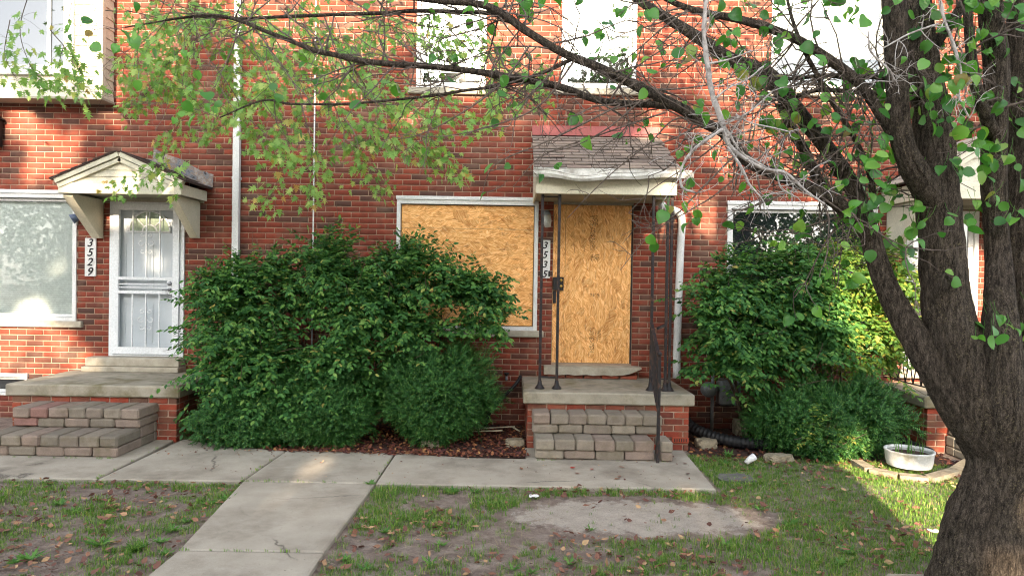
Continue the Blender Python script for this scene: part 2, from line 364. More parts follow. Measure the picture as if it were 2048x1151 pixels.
def leaf_mat(name, stops, transl=0.35, rough=0.5, spec=0.35, tint=None):
    t = NT(name); g = t.n('NewGeometry')
    r = t.math('FRACT', t.math('ADD', g.outputs['Random Per Island'], t.n('ObjectInfo').outputs['Random']))
    c = t.ramp(r, stops)
    n = t.noise(g.outputs['Position'], 3.0, 3, 0.5); c = t.mix(0.5, c, t.ramp(n, [(0.35, (0.7, 0.75, 0.7)), (0.65, (1.1, 1.08, 1.0))]), 'MULTIPLY')
    d = t.bsdf(c, rough, spec=spec)
    tr = t.n('BsdfTranslucent'); t.set(tr, 'Color', t.mix(1.0, c, tint or (1.2, 1.35, 0.6, 1), 'MULTIPLY'))
    ms = t.n('MixShader'); t.set(ms, 0, transl); t.set(ms, 1, d); t.set(ms, 2, tr); return t.done(ms)
MAT['leaf_shrub'] = leaf_mat('shrub_leaf', [(0, srgb(42, 80, 44)), (0.3, srgb(60, 104, 56)), (0.65, srgb(82, 128, 66)), (0.9, srgb(106, 146, 72)), (0.97, srgb(130, 160, 86)), (1, srgb(164, 150, 84))], 0.32, 0.55, 0.2)
MAT['leaf_gold'] = leaf_mat('sunlit_yellow_leaf', [(0, srgb(70, 108, 50)), (0.5, srgb(100, 134, 58)), (0.85, srgb(130, 150, 66)), (1, srgb(166, 150, 70))], 0.35, 0.45)  # yellow-green; on the sunlit shrub the sun's yellow is put into it
MAT['leaf_yew'] = leaf_mat('yew_needle', [(0, srgb(34, 74, 38)), (0.5, srgb(54, 102, 48)), (0.85, srgb(80, 130, 62)), (1, srgb(112, 142, 70))], 0.22, 0.5)
MAT['leaf_pear'] = leaf_mat('pear_leaf', [(0, srgb(58, 112, 50)), (0.4, srgb(82, 140, 60)), (0.75, srgb(100, 160, 66)), (0.95, srgb(132, 174, 78)), (1, srgb(150, 122, 66))], 0.42, 0.38, 0.5)
MAT['leaf_maple'] = leaf_mat('maple_leaf', [(0, srgb(108, 152, 78)), (0.4, srgb(134, 174, 94)), (0.8, srgb(158, 190, 108)), (0.95, srgb(180, 192, 112)), (1, srgb(200, 160, 96))], 0.42, 0.45, tint=(1.15, 1.3, .75, 1))
MAT['leaf_street'] = leaf_mat('street_tree_leaf', [(0, srgb(44, 78, 36)), (0.6, srgb(66, 100, 44)), (1, srgb(92, 120, 54))], 0.2, 0.5)
MAT['grass'] = leaf_mat('grass_blade', [(0, srgb(76, 112, 46)), (0.45, srgb(98, 138, 54)), (0.8, srgb(126, 160, 68)), (1, srgb(178, 168, 108))], 0.3, 0.6)
MAT['weed'] = leaf_mat('weed_leaf', [(0, srgb(72, 116, 52)), (0.6, srgb(92, 138, 62)), (1, srgb(116, 152, 76))], 0.3, 0.5)
MAT['straw'] = leaf_mat('dry_straw', [(0, srgb(150, 132, 104)), (0.6, srgb(178, 162, 130)), (1, srgb(200, 188, 160))], 0.1, 0.8, tint=(1, 1, .9, 1))
MAT['silver'] = leaf_mat('silver_leaf', [(0, srgb(128, 146, 124)), (0.6, srgb(160, 174, 154)), (1, srgb(184, 194, 176))], 0.15, 0.7)
MAT['litter'] = leaf_mat('litter_leaf', [(0, srgb(70, 40, 38)), (0.3, srgb(94, 52, 46)), (0.6, srgb(116, 66, 52)), (0.85, srgb(142, 90, 62)), (1, srgb(178, 130, 84))], 0.08, 0.8, tint=(1.1, 0.9, 0.7, 1))
MAT['litter_tan'] = leaf_mat('tan_litter_leaf', [(0, srgb(92, 62, 56)), (0.4, srgb(118, 80, 70)), (0.75, srgb(146, 104, 84)), (1, srgb(192, 158, 120))], 0.08, 0.8, tint=(1.1, 0.9, 0.7, 1))
MAT['leaf_red'] = leaf_mat('red_fallen_leaf', [(0, srgb(150, 44, 44)), (1, srgb(176, 60, 52))], 0.1, 0.6)

def bark_mat():
    t = NT('pear_bark'); p = t.pos()
    q = t.mapping(p, (1, 1, 0.22))
    n1 = t.noise(q, 62, 6, 0.72); vo = t.n('TexVoronoi', Scale=64, _feature='DISTANCE_TO_EDGE'); t.set(vo, 'Vector', t.mix(0.22, q, t.noise(q, 22, 4, 0.7, 1)))
    h = t.math('ADD', t.math('MULTIPLY', vo.outputs[0], .7), n1)
    c = t.ramp(h, [(0.40, srgb(30, 26, 22)), (0.58, srgb(76, 67, 58)), (0.78, srgb(124, 112, 100))])
    l = t.noise(p, 95, 3, 0.7); l2 = t.noise(p, 3.5, 3, 0.6)
    li = t.math('MULTIPLY', t.ramp(l, [(0.57, (0, 0, 0)), (0.66, (.6, .6, .6))]), t.ramp(l2, [(0.42, (0, 0, 0)), (0.62, (1, 1, 1))]))
    c = t.mix(li, c, srgb(158, 146, 112))
    return t.done(t.bsdf(c, 0.92, t.bump(h, 1.0, 0.022), spec=0.2))
MAT['bark'] = bark_mat()

def ground_mat():
    t = NT('lawn_soil'); p = t.pos()
    a = t.noise(p, 7, 6, 0.65); f = t.noise(p, 130, 3, 0.65)
    c = t.ramp(a, [(0.3, srgb(122, 106, 97)), (0.5, srgb(154, 138, 127)), (0.7, srgb(180, 166, 155))])
    pc = G(1275, 1032); e = t.mapping(p, (1 / .95, 1 / 0.40, 0), loc=(-pc[0] / .95, -pc[1] / 0.40, 0))
    ln = t.n('VectorMath', _operation='LENGTH'); t.set(ln, 0, e)
    w = t.math('ADD', ln.outputs['Value'], t.math('MULTIPLY', t.math('SUBTRACT', t.noise(p, 5, 8, 0.75), 0.5), 1.9))
    bare = t.ramp(w, [(0.8, (1, 1, 1)), (1.05, (0, 0, 0))])
    c = t.mix(bare, c, t.ramp(a, [(0.3, srgb(186, 174, 161)), (0.7, srgb(212, 201, 188))]))
    c = t.mix(0.55, c, t.ramp(f, [(0.3, (0.5, 0.5, 0.5)), (0.65, (1, 1, 1))]), 'MULTIPLY')
    return t.done(t.bsdf(c, 0.95, t.bump(t.math('ADD', f, t.math('MULTIPLY', t.noise(p, 28, 4, .6), 1.5)), 1.0, 0.02), spec=0.15))
MAT['soil'] = ground_mat()
MAT['bed'] = mottled('bed_soil', srgb(58, 42, 38), srgb(84, 62, 54), scale=12, fine=120, rough=0.95, bump=0.8, dist=0.01)
MAT['verge'] = mottled('verge_grass', srgb(60, 84, 42), srgb(84, 108, 54), scale=3, fine=120, rough=0.95, bump=0.8, dist=0.02)

# ------------------------------------------------------------------ setting: ground, walks, street
def sheet(name, poly, z, mat, kind='structure', parent=None):
    b = MB(); b.add([(x, y, z) for x, y in poly], [tuple(range(len(poly)))])
    o = b.build(name, mat, parent)
    if kind: o['kind'] = kind
    return o
sheet('ground', [(-90, -90), (90, -90), (90, 60), (-90, 60)], -0.004, MAT['soil'])
sheet('planting_bed', [(-3.42, -1.60), (0.2, -1.60), (0.2, 0.02), (-3.42, 0.02)], 0.004, MAT['bed'])
sheet('planting_bed', [(1.86, -1.32), (4.5, -1.55), (4.5, 0.02), (1.86, 0.02)], 0.0035, MAT['bed'])
sheet('street', [(-80, -20.5), (80, -20.5), (80, -13), (-80, -13)], 0.0, MAT['asphalt'])
for y0, y1 in ((-13.0, -12.85), (-20.65, -20.5)):
    tag(MB().box(-80, 80, y0, y1, -0.02, 0.13).build('kerb', MAT['concrete']), kind='structure')
def slabs(name, quads, label):
    e = empty(name); e['kind'] = 'structure'
    for q in quads:
        b = MB(); n = len(q); bv = 0.012
        c = np.mean(q, axis=0)
        top = [(x + (c[0] - x) / max(abs(c[0] - x), 1e-3) * bv, y + (c[1] - y) / max(abs(c[1] - y), 1e-3) * bv, 0.034 + random.uniform(-.003, .003)) for x, y in q]
        mid = [(x, y, 0.024) for x, y in q]; bot = [(x, y, -0.06) for x, y in q]
        fs = [tuple(range(n))] + [(i, n + i, n + (i + 1) % n, (i + 1) % n) for i in range(n)] + [(n + i, 2 * n + i, 2 * n + (i + 1) % n, n + (i + 1) % n) for i in range(n)]
        b.add(top + mid + bot, fs).build('slab', MAT['walk'], e)
    return e
yn, yb = -2.535, -1.50
g = 0.008
slabs('sidewalk', [
    [(-9.0, yn), (-6.3 - g, yn), (-6.3 - g, -1.1), (-9.0, -1.1)], [(-6.3 + g, yn), (-4.9 - g, yn), (-4.9 - g, -1.1), (-6.3 + g, -1.1)],
    [(-4.9 + g, yn), (-3.47 - g, yn), (-3.52 - g, -1.1), (-4.9 + g, -1.1)],
    [(-3.47 + g, yn), (-2.25 - g, yn), (-2.22 - g, yb), (-2.75, -1.38), (-3.45 + g, -1.1)],
    [(-2.25 + g, yn), (-1.13 - g, yn), (-1.13 - g, yb - .02), (-2.22 + g, yb)],
    [(-1.13 + g, yn), (1.74, yn - .02), (1.80, -1.22), (0.16, -1.22), (0.16, -1.66), (-0.4, -1.66), (-1.13 + g, yb - .02)]], '')
slabs('path', [[(-2.07, -4.0 + g), (-1.16, -4.0 + g), (-1.13, yn - 2 * g), (-2.24, yn - 2 * g)], [(-2.06, -5.45 + g), (-1.14, -5.45 + g), (-1.16, -4.0 - g), (-2.07, -4.0 - g)],
               [(-2.06, -6.9 + g), (-1.14, -6.9 + g), (-1.14, -5.45 - g), (-2.06, -5.45 - g)], [(-2.17, -9.6), (-1.14, -9.6), (-1.14, -6.9 - g), (-2.17, -6.9 - g)]], '')
slabs('street_sidewalk', [[(x + g, -11.2), (x + 1.5 - g, -11.2), (x + 1.5 - g, -9.65), (x + g, -9.65)] for x in np.arange(-12, 12, 1.5)], '')

# ------------------------------------------------------------------ the three joined townhouses
WTOP = 5.9
OPEN = {
    'a': [(-7.05, -5.28, 1.19, 2.74), (-4.87, -3.97, 0.77, 2.66), (-6.9, -5.6, 4.0, 5.5), (-6.6, -5.86, 0.28, 0.52)],
    'b': [(-1.40, 0.30, 1.16, 2.74), (0.49, 1.46, 0.77, 2.73), (-1.19, -0.36, 4.07, 5.45), (0.56, 1.45, 4.09, 5.45)],
    'c': [(2.60, 4.40, 1.16, 2.74), (4.74, 5.63, 0.77, 2.68), (3.09, 4.50, 4.11, 5.45)],
}
SPAN = {'a': (-8.6, -2.42), 'b': (-2.42, 2.17), 'c': (2.17, 8.6)}
CLEAR = {'a': [(20, 205, 225, 380), (380, 400, 465, 480), (250, 250, 470, 300), (160, 560, 220, 730)],
         'b': [(640, 200, 800, 450), (800, 200, 1060, 390), (1265, 420, 1300, 730), (1000, 670, 1070, 830), (1075, 420, 1105, 740)],
         'c': [(1380, 200, 1455, 480), (1640, 250, 1750, 400), (1370, 600, 1420, 760)]}
LABEL = {'a': 'red brick townhouse with white security door and cream gabled canopy',
         'b': 'red brick townhouse with its door and window boarded up in strand board',
         'c': 'red brick townhouse behind the multi-stemmed pear tree, dark glazed storm door'}
house = {}
def brick_template(w, h):
    c = 0.0035; x, z = w / 2, h / 2
    v = [(-x + c, 0, -z + c), (x - c, 0, -z + c), (x - c, 0, z - c), (-x + c, 0, z - c), (-x, c, -z), (x, c, -z), (x, c, z), (-x, c, z),
         (-x, .05, -z), (x, .05, -z), (x, .05, z), (-x, .05, z)]
    f = [(0, 1, 2, 3)] + [(i + 4, (i + 1) % 4 + 4, (i + 1) % 4, i) for i in range(4)] + [(i + 8, (i + 1) % 4 + 8, (i + 1) % 4 + 4, i + 4) for i in range(4)]
    return np.array(v), np.array(f)
BV, BF = brick_template(1, 1)
def brick_verts(w, h):
    return brick_template(w, h)[0]
full_brick = np_mesh('brick', brick_verts(BL - JT, BH - JT), BF, MAT['brick'])
for k in 'abc':
    h = empty('brick_townhouse', ((SPAN[k][0] + SPAN[k][1]) / 2, 0, 0)); house[k] = h
    tag(h, LABEL[k], 'house', 'joined brick townhouses')
    xs0, xs1 = SPAN[k]; ops = OPEN[k]
    # mortar wall with real openings and reveals
    X = sorted({xs0, xs1, *[o[0] for o in ops], *[o[1] for o in ops]}); Z = sorted({-0.1, WTOP, *[o[2] for o in ops], *[o[3] for o in ops]})
    b = MB(); ym, yr = 0.006, 0.16
    solid = lambda x, z: xs0 < x < xs1 and -0.1 < z < WTOP and not any(o[0] < x < o[1] and o[2] < z < o[3] for o in ops)
    for i in range(len(X) - 1):
        for j in range(len(Z) - 1):
            x0, x1, z0, z1 = X[i], X[i + 1], Z[j], Z[j + 1]; xm, zm = (x0 + x1) / 2, (z0 + z1) / 2
            if not solid(xm, zm): continue
            b.add([(x0, ym, z0), (x1, ym, z0), (x1, ym, z1), (x0, ym, z1)], [(0, 1, 2, 3)])
            e = 1e-3
            for (ax, az, q) in ((x0 - e, zm, [(x0, ym, z0), (x0, ym, z1), (x0, yr, z1), (x0, yr, z0)]), (x1 + e, zm, [(x1, ym, z0), (x1, yr, z0), (x1, yr, z1), (x1, ym, z1)]),
                                (xm, z0 - e, [(x0, ym, z0), (x0, yr, z0), (x1, yr, z0), (x1, ym, z0)]), (xm, z1 + e, [(x0, ym, z1), (x1, ym, z1), (x1, yr, z1), (x0, yr, z1)])):
                if not solid(ax, az): b.add(q, [(0, 1, 2, 3)])
    b.add([(xs0, 0.6, -.1), (xs1, 0.6, -.1), (xs1, 0.6, WTOP), (xs0, 0.6, WTOP)], [(0, 1, 2, 3)])
    wall = b.build('wall', MAT['mortar'], h)
    # bricks
    singles, bulk = [], []
    for r in range(int(WTOP / BH)):
        zc = (r + 0.5) * BH; off = 0.5 * (r % 2)
        for c in range(int(xs0 / BL) - 2, int(xs1 / BL) + 3):
            x0 = (c - off) * BL; x1 = x0 + BL; xc = (x0 + x1) / 2
            if not (xs0 <= xc < xs1): continue
            iv = [(x0 + JT / 2, x1 - JT / 2)]
            for o in ops:
                if o[2] - BH * .3 < zc < o[3] + BH * .3:
                    nv = []
                    for a0, a1 in iv:
                        if a1 <= o[0] or a0 >= o[1]: nv.append((a0, a1))
                        else:
                            if o[0] - a0 > 0.02: nv.append((a0, o[0] - .002))
                            if a1 - o[1] > 0.02: nv.append((o[1] + .002, a1))
                    iv = nv
            if len(iv) == 1 and iv[0][1] - iv[0][0] > BL - JT - 1e-4: singles.append((xc, zc))
            else: bulk += [((a0 + a1) / 2, zc, a1 - a0) for a0, a1 in iv]
    boxes = []
    for (a0, b0, a1, b1) in CLEAR[k]:
        p0, p1 = P(a0, b1), P(a1, b0); boxes.append((p0[0], p1[0], p0[2], p1[2]))
    def away(q):
        return min(max(bx[0] - q[0], q[0] - bx[1], 0) ** 2 + max(bx[2] - q[1], q[1] - bx[3], 0) ** 2 for bx in boxes) + 1e-4 * random.random()
    singles.sort(key=away)
    hx = h.location.x
    for (x, z) in singles[:300]:
        o = bpy.data.objects.new('brick', full_brick); col.objects.link(o); o.parent = wall; o.location = (x, random.uniform(-.0025, .0015), z)
        o.rotation_euler = (random.uniform(-.01, .01), random.uniform(-.006, .006), random.uniform(-.006, .006))
    rest = [(x, z, BL - JT) for x, z in singles[300:]] + bulk
    arr = np.array(rest); base = BV.copy(); n = len(arr)
    vv = np.zeros((n, 12, 3)); cham = 0.0035
    tv = brick_verts(BL - JT, BH - JT)
    vv[:] = tv[None]
    vv[:, :, 0] += np.sign(tv[:, 0])[None] * ((arr[:, 2] - (BL - JT)) / 2)[:, None]
    vv[:, :, 0] += arr[:, 0][:, None]; vv[:, :, 2] += arr[:, 1][:, None]; vv[:, :, 1] += rng.uniform(-.0025, .0015, n)[:, None]
    vv[:, :, 2] += (tv[:, 0] * 1.0)[None] * rng.uniform(-.006, .006, n)[:, None]
    ff = BF[None] + (np.arange(n) * 12)[:, None, None]
    o = link('brickwork', np_mesh('brickwork', vv.reshape(-1, 3), ff.reshape(-1, 4), MAT['brick']), wall); o['kind'] = 'stuff'
    # roof behind the parapet line, out of the picture
    MB().prism([(-0.35, WTOP - .12), (-0.35, WTOP + .02), (3.2, WTOP + 1.7), (6.7, WTOP + .02), (6.7, WTOP - .12)], 0, xs0, xs1).build('roof', MAT['shingle_dark'], h)
    MB().box(xs0, xs1, 5.9, 6.2, -.1, WTOP - .13).build('rear_wall', MAT['mortar'], h)

def frame_bars(b, x0, x1, z0, z1, w, y0, y1, wt=None, wb=None):
    wt = wt or w; wb = wb or w
    b.box(x0, x0 + w, y0, y1, z0, z1); b.box(x1 - w, x1, y0, y1, z0, z1)
    b.box(x0 + w, x1 - w, y0 + .001, y1, z1 - wt, z1); b.box(x0 + w, x1 - w, y0 + .001, y1, z0, z0 + wb); return b
def window(k, i, fill, w=0.045, sill=True, head=0.08, mull=None, dark=False, blind=1.0, label=None):
    h = house[k]; x0, x1, z0, z1 = OPEN[k][i]
    b = MB(); frame_bars(b, x0 - .006, x1 + .006, z0 - .004, z1 + .008, w, -0.018, 0.09, head)
    b.box(x0 - .015, x1 + .015, -0.032, 0.03, z1 - .02, z1 + .022)          # head flashing
    wi = b.build('window', MAT['white'], h)
    if label: wi['label'] = label
    if sill:
        MB().bbox(x0 - .10, x1 + .09, -0.05, 0.12, z0 - .082, z0 - .004, .008).build('sill', MAT['limestone'], wi)
    if fill == 'osb':
        zs = z1 - head - .28
        MB().box(x0 + w + .003, x1 - w - .003, 0.022, 0.034, z0 + .05, zs - .004).build('strand_board', MAT['osb_h'], wi)
        MB().box(x0 + w + .003, x1 - w - .003, 0.022, 0.034, zs, z1 - head - .004).build('strand_board', MAT['osb_h'], wi)
    else:
        MB().box(x0 + w, x1 - w, 0.05, 0.056, z0 + w, z1 - head).build('pane', MAT['glass_unlit' if dark else ('glass_soft' if (k, i) == ('a', 0) else 'glass')], wi)
        s = MB(); frame_bars(s, x0 + w, x1 - w, z0 + w, z1 - head, 0.03, 0.036, 0.07)
        for (a0, b0, a1, b1) in (mull or []): s.box(a0, a1, 0.034, 0.068, b0, b1)
        s.build('sash', MAT['white'], wi)
        if not dark:
            zb = z0 + w + .035 + (z1 - z0) * (1 - blind); sl = MB(); z = z1 - head - .01
            while z > zb:
                sl.add([(x0 + w + .03, 0.082, z), (x1 - w - .03, 0.082, z), (x1 - w - .03, 0.096, z - .0265), (x0 + w + .03, 0.096, z - .0265)], [(0, 1, 2, 3)]); z -= .027
            q = sl.build('blind', MAT['blind'], wi); q['kind'] = 'stuff'
            MB().box(x0 + .001, x1 - .001, 0.15, 0.158, z0 + .001, z1 - .001).build('room_back', MAT['room'], wi)
    return wi
window('a', 0, 'glass', label='wide window with closed white blind')
window('a', 3, 'glass', w=.03, sill=False, head=.03, dark=True, label='small basement window beside porch')
window('b', 0, 'osb', label='wide window boarded with two strand boards')
zu = 4.09; window('b', 2, 'glass', mull=[(-1.15, 4.72, -.40, 4.77)], blind=.9)
window('b', 3, 'glass', mull=[(.6, 4.74, 1.41, 4.79)], blind=.72)
window('c', 0, 'glass', dark=True, label='wide picture window with dark reflecting glass')
window('c', 2, 'glass', mull=[(3.77, 4.15, 3.82, 5.4)], blind=.75)

# upper bay with siding on the first house
bay = empty('bay_window', (-6.2, 0, 3.83), house['a'])
bay.location = (-6.2 - house['a'].location.x, 0, 3.83)
bx1 = WX(228, 205); yb_ = -0.24; zb = 3.83
MB().box(-7.6, bx1 - .012, yb_ + .02, -0.002, zb, WTOP - .14).build('bay_core', MAT['cream'], bay)
z = zb + .0
while z < 5.7:
    MB().prism([(yb_ + .018, z), (yb_ - .006, z), (yb_ + .008, z + .118), (yb_ + .018, z + .118)], 0, WX(150, 100, yb_), bx1 - .03).build('siding_board', MAT['siding'], bay)
    MB().prism([(bx1 - .013, z), (bx1 + .006, z), (bx1 - .006, z + .118), (bx1 - .013, z + .118)], 1, yb_ + .03, -0.012).build('siding_board', MAT['siding'], bay); z += .12
MB().box(bx1 - .05, bx1 + .012, yb_ - .018, yb_ + .045, zb - .006, WTOP - .14).build('corner_post', MAT['cream'], bay)
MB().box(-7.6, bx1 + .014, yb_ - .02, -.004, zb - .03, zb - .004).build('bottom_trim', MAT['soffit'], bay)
gx1 = WX(132, 100, yb_); f = MB(); frame_bars(f, -6.95, gx1 + .10, zb + .38 - .13, 5.62, .11, yb_ - .03, yb_ + .05)
f.build('window_frame', MAT['white'], bay)
MB().box(-6.9, gx1 + .01, yb_ + .004, yb_ + .012, zb + .33, 5.56).build('pane', MAT['glass_unlit'], bay)
MB().box(WX(95, 100, yb_), WX(102, 100, yb_), yb_ - .012, yb_ + .003, zb + .36, 5.5).build('mullion', MAT['white'], bay)

# downspouts, cable
def pipe(k, name, pts, w, d, mat, bands=(), label=None):
    b = MB()
    for a, c in zip(pts[:-1], pts[1:]): b.bar(a, c, w, d, (0, 1, 0))
    for z in bands: b.box(pts[0][0] - w * .58, pts[0][0] + w * .58, pts[0][1] - d * .6, -0.002, z, z + .03)
    o = b.build(name, mat, house[k])
    if label: o['label'] = label
    return o
xp = WX(476, 400)
pipe('a', 'downspout', [(xp, -.05, 0.05), (xp, -.05, 5.8)], .075, .06, MAT['white'], (1.2, 2.92, 4.6), 'white square downspout full height')
xc = WX(629, 300)
pipe('b', 'cable', [(xc, -.012, 0.9), (xc, -.012, 5.7)], .014, .014, MAT['white'], (), 'thin pale cable clipped up the wall')

# ------------------------------------------------------------------ canopies
def gable_canopy(k, xl, xr, yf, zb0, zb1, za, roof_mat, brackets, flash=True, nboard=4):
    h = house[k]; xc = (xl + xr) / 2; cv = empty('canopy', (xc - h.location.x, 0, zb0), h)
    A = lambda b, n, m: b.build(n, m, cv)
    A(MB().bbox(xl, xr, yf - .02, yf + .03, zb0, zb1, .004), 'beam', MAT['cream'])
    A(MB().box(xl, xl + .03, yf + .032, -.004, zb0 + .002, zb1), 'side_fascia', MAT['cream'])
    A(MB().box(xr - .03, xr, yf + .032, -.004, zb0 + .002, zb1), 'side_fascia', MAT['cream'])
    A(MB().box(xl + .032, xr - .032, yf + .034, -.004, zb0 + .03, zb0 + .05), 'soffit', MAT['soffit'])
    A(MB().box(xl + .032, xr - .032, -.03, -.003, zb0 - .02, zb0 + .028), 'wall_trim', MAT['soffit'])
    dz = (za - zb1) / nboard; hw = (xr - xl) / 2
    for i in range(nboard):                                     # siding boards of the gable
        z0, z1 = zb1 + i * dz, zb1 + (i + 1) * dz; w0, w1 = hw * (1 - i / nboard) - .03, max(hw * (1 - (i + 1) / nboard) - .03, .004)
        b = MB(); b.add([(xc - w0, yf - .006, z0), (xc + w0, yf - .006, z0), (xc + w1, yf + .006, z1), (xc - w1, yf + .006, z1),
                         (xc - w0, yf + .02, z0), (xc + w0, yf + .02, z0), (xc + w1, yf + .02, z1), (xc - w1, yf + .02, z1)],
                        [(0, 1, 2, 3), (7, 6, 5, 4), (0, 4, 5, 1), (3, 2, 6, 7), (1, 5, 6, 2), (0, 3, 7, 4)]); A(b, 'siding_board', MAT['siding'])
    for s in (-1, 1):
        e = np.array((xc + s * (hw + .012), 0, zb1 - .012)); a = np.array((xc, 0, za + .0)); d = a - e; L = np.linalg.norm(d); d /= L
        nrm = np.array((-d[2] * s, 0, d[0] * s)); nrm = nrm if nrm[2] > 0 else -nrm
        for q, (o_, wd, y0) in enumerate(((0.0, .05, yf - .05), (-.055, .045, yf - .032))):   # two stepped rake mouldings
            p0, p1 = e + nrm * o_, a + nrm * o_
            b = MB(); b.add([(*(p + nrm * t)[[0]], y, (p + nrm * t)[2]) for y in (y0, yf + .02) for p, t in ((p0, 0), (p1, 0), (p1, wd), (p0, wd))],
                            [(0, 1, 2, 3), (7, 6, 5, 4)] + [(i, 4 + i, 4 + (i + 1) % 4, (i + 1) % 4) for i in range(4)]); A(b, 'rake_board', MAT['cream'])
        eave = e - d * .035 + nrm * .05; top = a + nrm * .052; Ls = np.linalg.norm(top - eave)
        b = MB(); b.add([(p[0], y, p[2]) for y in (yf - .06, -.004) for p in (eave, top, top + nrm * .014, eave + nrm * .014)],
                        [(0, 1, 2, 3), (7, 6, 5, 4)] + [(i, 4 + i, 4 + (i + 1) % 4, (i + 1) % 4) for i in range(4)]); A(b, 'roof_deck', MAT['shingle_dark'])
        rows = 6; dep = (-.004) - (yf - .07)
        for r in range(rows):
            for c in range(3):
                f0, f1 = r / rows * Ls, ((r + 1) / rows) * Ls + .02
                y0 = yf - .07 + dep * c / 3 + .003; y1 = yf - .07 + dep * (c + 1) / 3 - .003
                p0 = eave + d * f0 + nrm * (.024 + random.uniform(0, .004)); p1 = eave + d * min(f1, Ls) + nrm * .016
                b = MB(); b.add([(p[0], y, p[2]) for y in (y0, y1) for p in (p0, p1, p1 - nrm * .006, p0 - nrm * .008)],
                                [(0, 1, 2, 3), (7, 6, 5, 4)] + [(i, 4 + i, 4 + (i + 1) % 4, (i + 1) % 4) for i in range(4)]); A(b, 'shingle', roof_mat)
        if flash:
            nseg = 9; b = MB(); t0 = eave + nrm * .03; t1 = top + nrm * .03
            lo = [t0 + (t1 - t0) * i / nseg for i in range(nseg + 1)]
            for i in range(nseg):
                ha, hb = [(.15 + .012 * math.sin(5.1 * j + s) - (.05 if s < 0 else 0)) for j in (i, i + 1)]
                b.add([(lo[i][0], -.02, lo[i][2]), (lo[i + 1][0], -.02, lo[i + 1][2]), (lo[i + 1][0], -.006, lo[i + 1][2] + hb), (lo[i][0], -.006, lo[i][2] + ha),
                       (lo[i][0], -.16, lo[i][2] - .012), (lo[i + 1][0], -.16, lo[i + 1][2] - .012)], [(0, 1, 2, 3), (4, 5, 1, 0)])
            if s > 0: A(b, 'flashing', MAT['tar'])
    for (x0, x1, zlo) in brackets:
        A(MB().prism([(-.004, zb0 - .001), (yf + .06, zb0 - .001), (yf + .04, zb0 - .03), (-.055, zlo), (-.004, zlo)], 0, x0, x1), 'bracket', MAT['cream'])
    return cv
def tar_mat():
    t = NT('patched_tar_flashing'); p = t.pos(); a = t.noise(p, 9, 5, 0.65); b = t.noise(p, 70, 4, 0.7)
    c = t.ramp(a, [(0.36, srgb(70, 64, 62)), (0.43, srgb(120, 126, 134)), (0.5, srgb(132, 112, 98)), (0.58, srgb(150, 148, 146)), (0.66, srgb(164, 134, 106)), (0.76, srgb(190, 182, 170))])
    return t.done(t.bsdf(c, 0.8, t.bump(b, 1.0, 0.02), spec=0.3))
MAT['tar'] = tar_mat()
yfa = -0.63
gable_canopy('a', WX(118, 380, yfa), WX(364, 380, yfa), yfa, 2.655, 2.775, 3.07, MAT['shingle_dark'],
             [(WX(189, 470), WX(207, 470), 2.19), (WX(384, 470), WX(400, 470), 2.21)])
gable_canopy('c', 4.45, 6.1, -0.85, 2.72, 2.90, 3.42, MAT['shingle_light'], [(4.52, 4.62, 2.15), (5.93, 6.03, 2.15)], flash=False)

# shed canopy of the boarded house
h = house['b']; cv = empty('canopy', (1.0 - h.location.x, 0, 2.69), h)
xl, xr, yf = 0.235, 1.735, -1.0
MB().bbox(xl, xr, yf - .02, yf + .02, 2.685, 2.865, .004).build('fascia', MAT['cream'], cv)
for x in (xl, xr - .02):
    MB().prism([(yf + .022, 2.688), (-.004, 2.688), (-.004, 3.40), (yf + .022, 2.88)], 0, x, x + .02).build('side_panel', MAT['cream'], cv)
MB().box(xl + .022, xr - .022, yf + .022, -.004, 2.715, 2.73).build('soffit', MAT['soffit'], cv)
for i in range(9):
    x = xl + .12 + i * .155
    MB().box(x, x + .03, yf + .03, yf + .05, 2.708, 2.7145).build('soffit_vent', MAT['black'], cv)
e0, e1 = np.array((-1.07, 2.945)), np.array((-.006, 3.505)); d2 = (e1 - e0); L2 = np.linalg.norm(d2); d2 /= L2; n2 = np.array((-d2[1], d2[0]))
xl2, xr2 = xl - .02, xr + .02
b = MB(); b.prism([tuple(e0 - n2 * .03), tuple(e1 - n2 * .03), tuple(e1), tuple(e0)], 0, xl2, xr2 + .0); b.build('roof_deck', MAT['shingle_dark'], cv)
MB().prism([tuple(e0 - n2 * .035 - d2 * .012), tuple(e0 + n2 * .004 - d2 * .012), tuple(e0 + n2 * .004 + d2 * .03), tuple(e0 - n2 * .035 + d2 * .0)], 0, xl2 - .005, xr2 + .005).build('drip_edge', MAT['gutter'], cv)
rows = 11
for r in range(rows):
    off = (r % 3) * .09 - .2; x = xl2 + off
    while x < xr2:
        a0, a1 = max(x + .006, xl2 + random.uniform(-.006, .006)), min(x + .27 - .006, xr2 + random.uniform(-.004, .01)); x += .27
        if a1 - a0 < .03: continue
        f0, f1 = r / rows * L2, min((r + 1) / rows * L2 + .03, L2)
        lift = random.uniform(.012, .019); p0 = e0 + d2 * f0 + n2 * lift; p1 = e0 + d2 * f1 + n2 * .002
        curl = random.uniform(0, .007)
        bb = MB(); vs = []
        for xx, cu_ in ((a0, 0), (a1, curl)):
            for p, t in ((p0, 1), (p1, 0), (p1 - n2 * .002, 0), (p0 - n2 * .009, 1)): q = p + n2 * cu_ * t; vs.append((xx, q[0], q[1]))
        bb.add(vs, [(0, 1, 2, 3), (7, 6, 5, 4)] + [(i, 4 + i, 4 + (i + 1) % 4, (i + 1) % 4) for i in range(4)]).build('shingle', MAT['shingle'], cv)
MB().box(xl - .02, xr + .0, -.03, -.004, 3.515, 3.63).build('painted_flashing', MAT['pink'], cv)
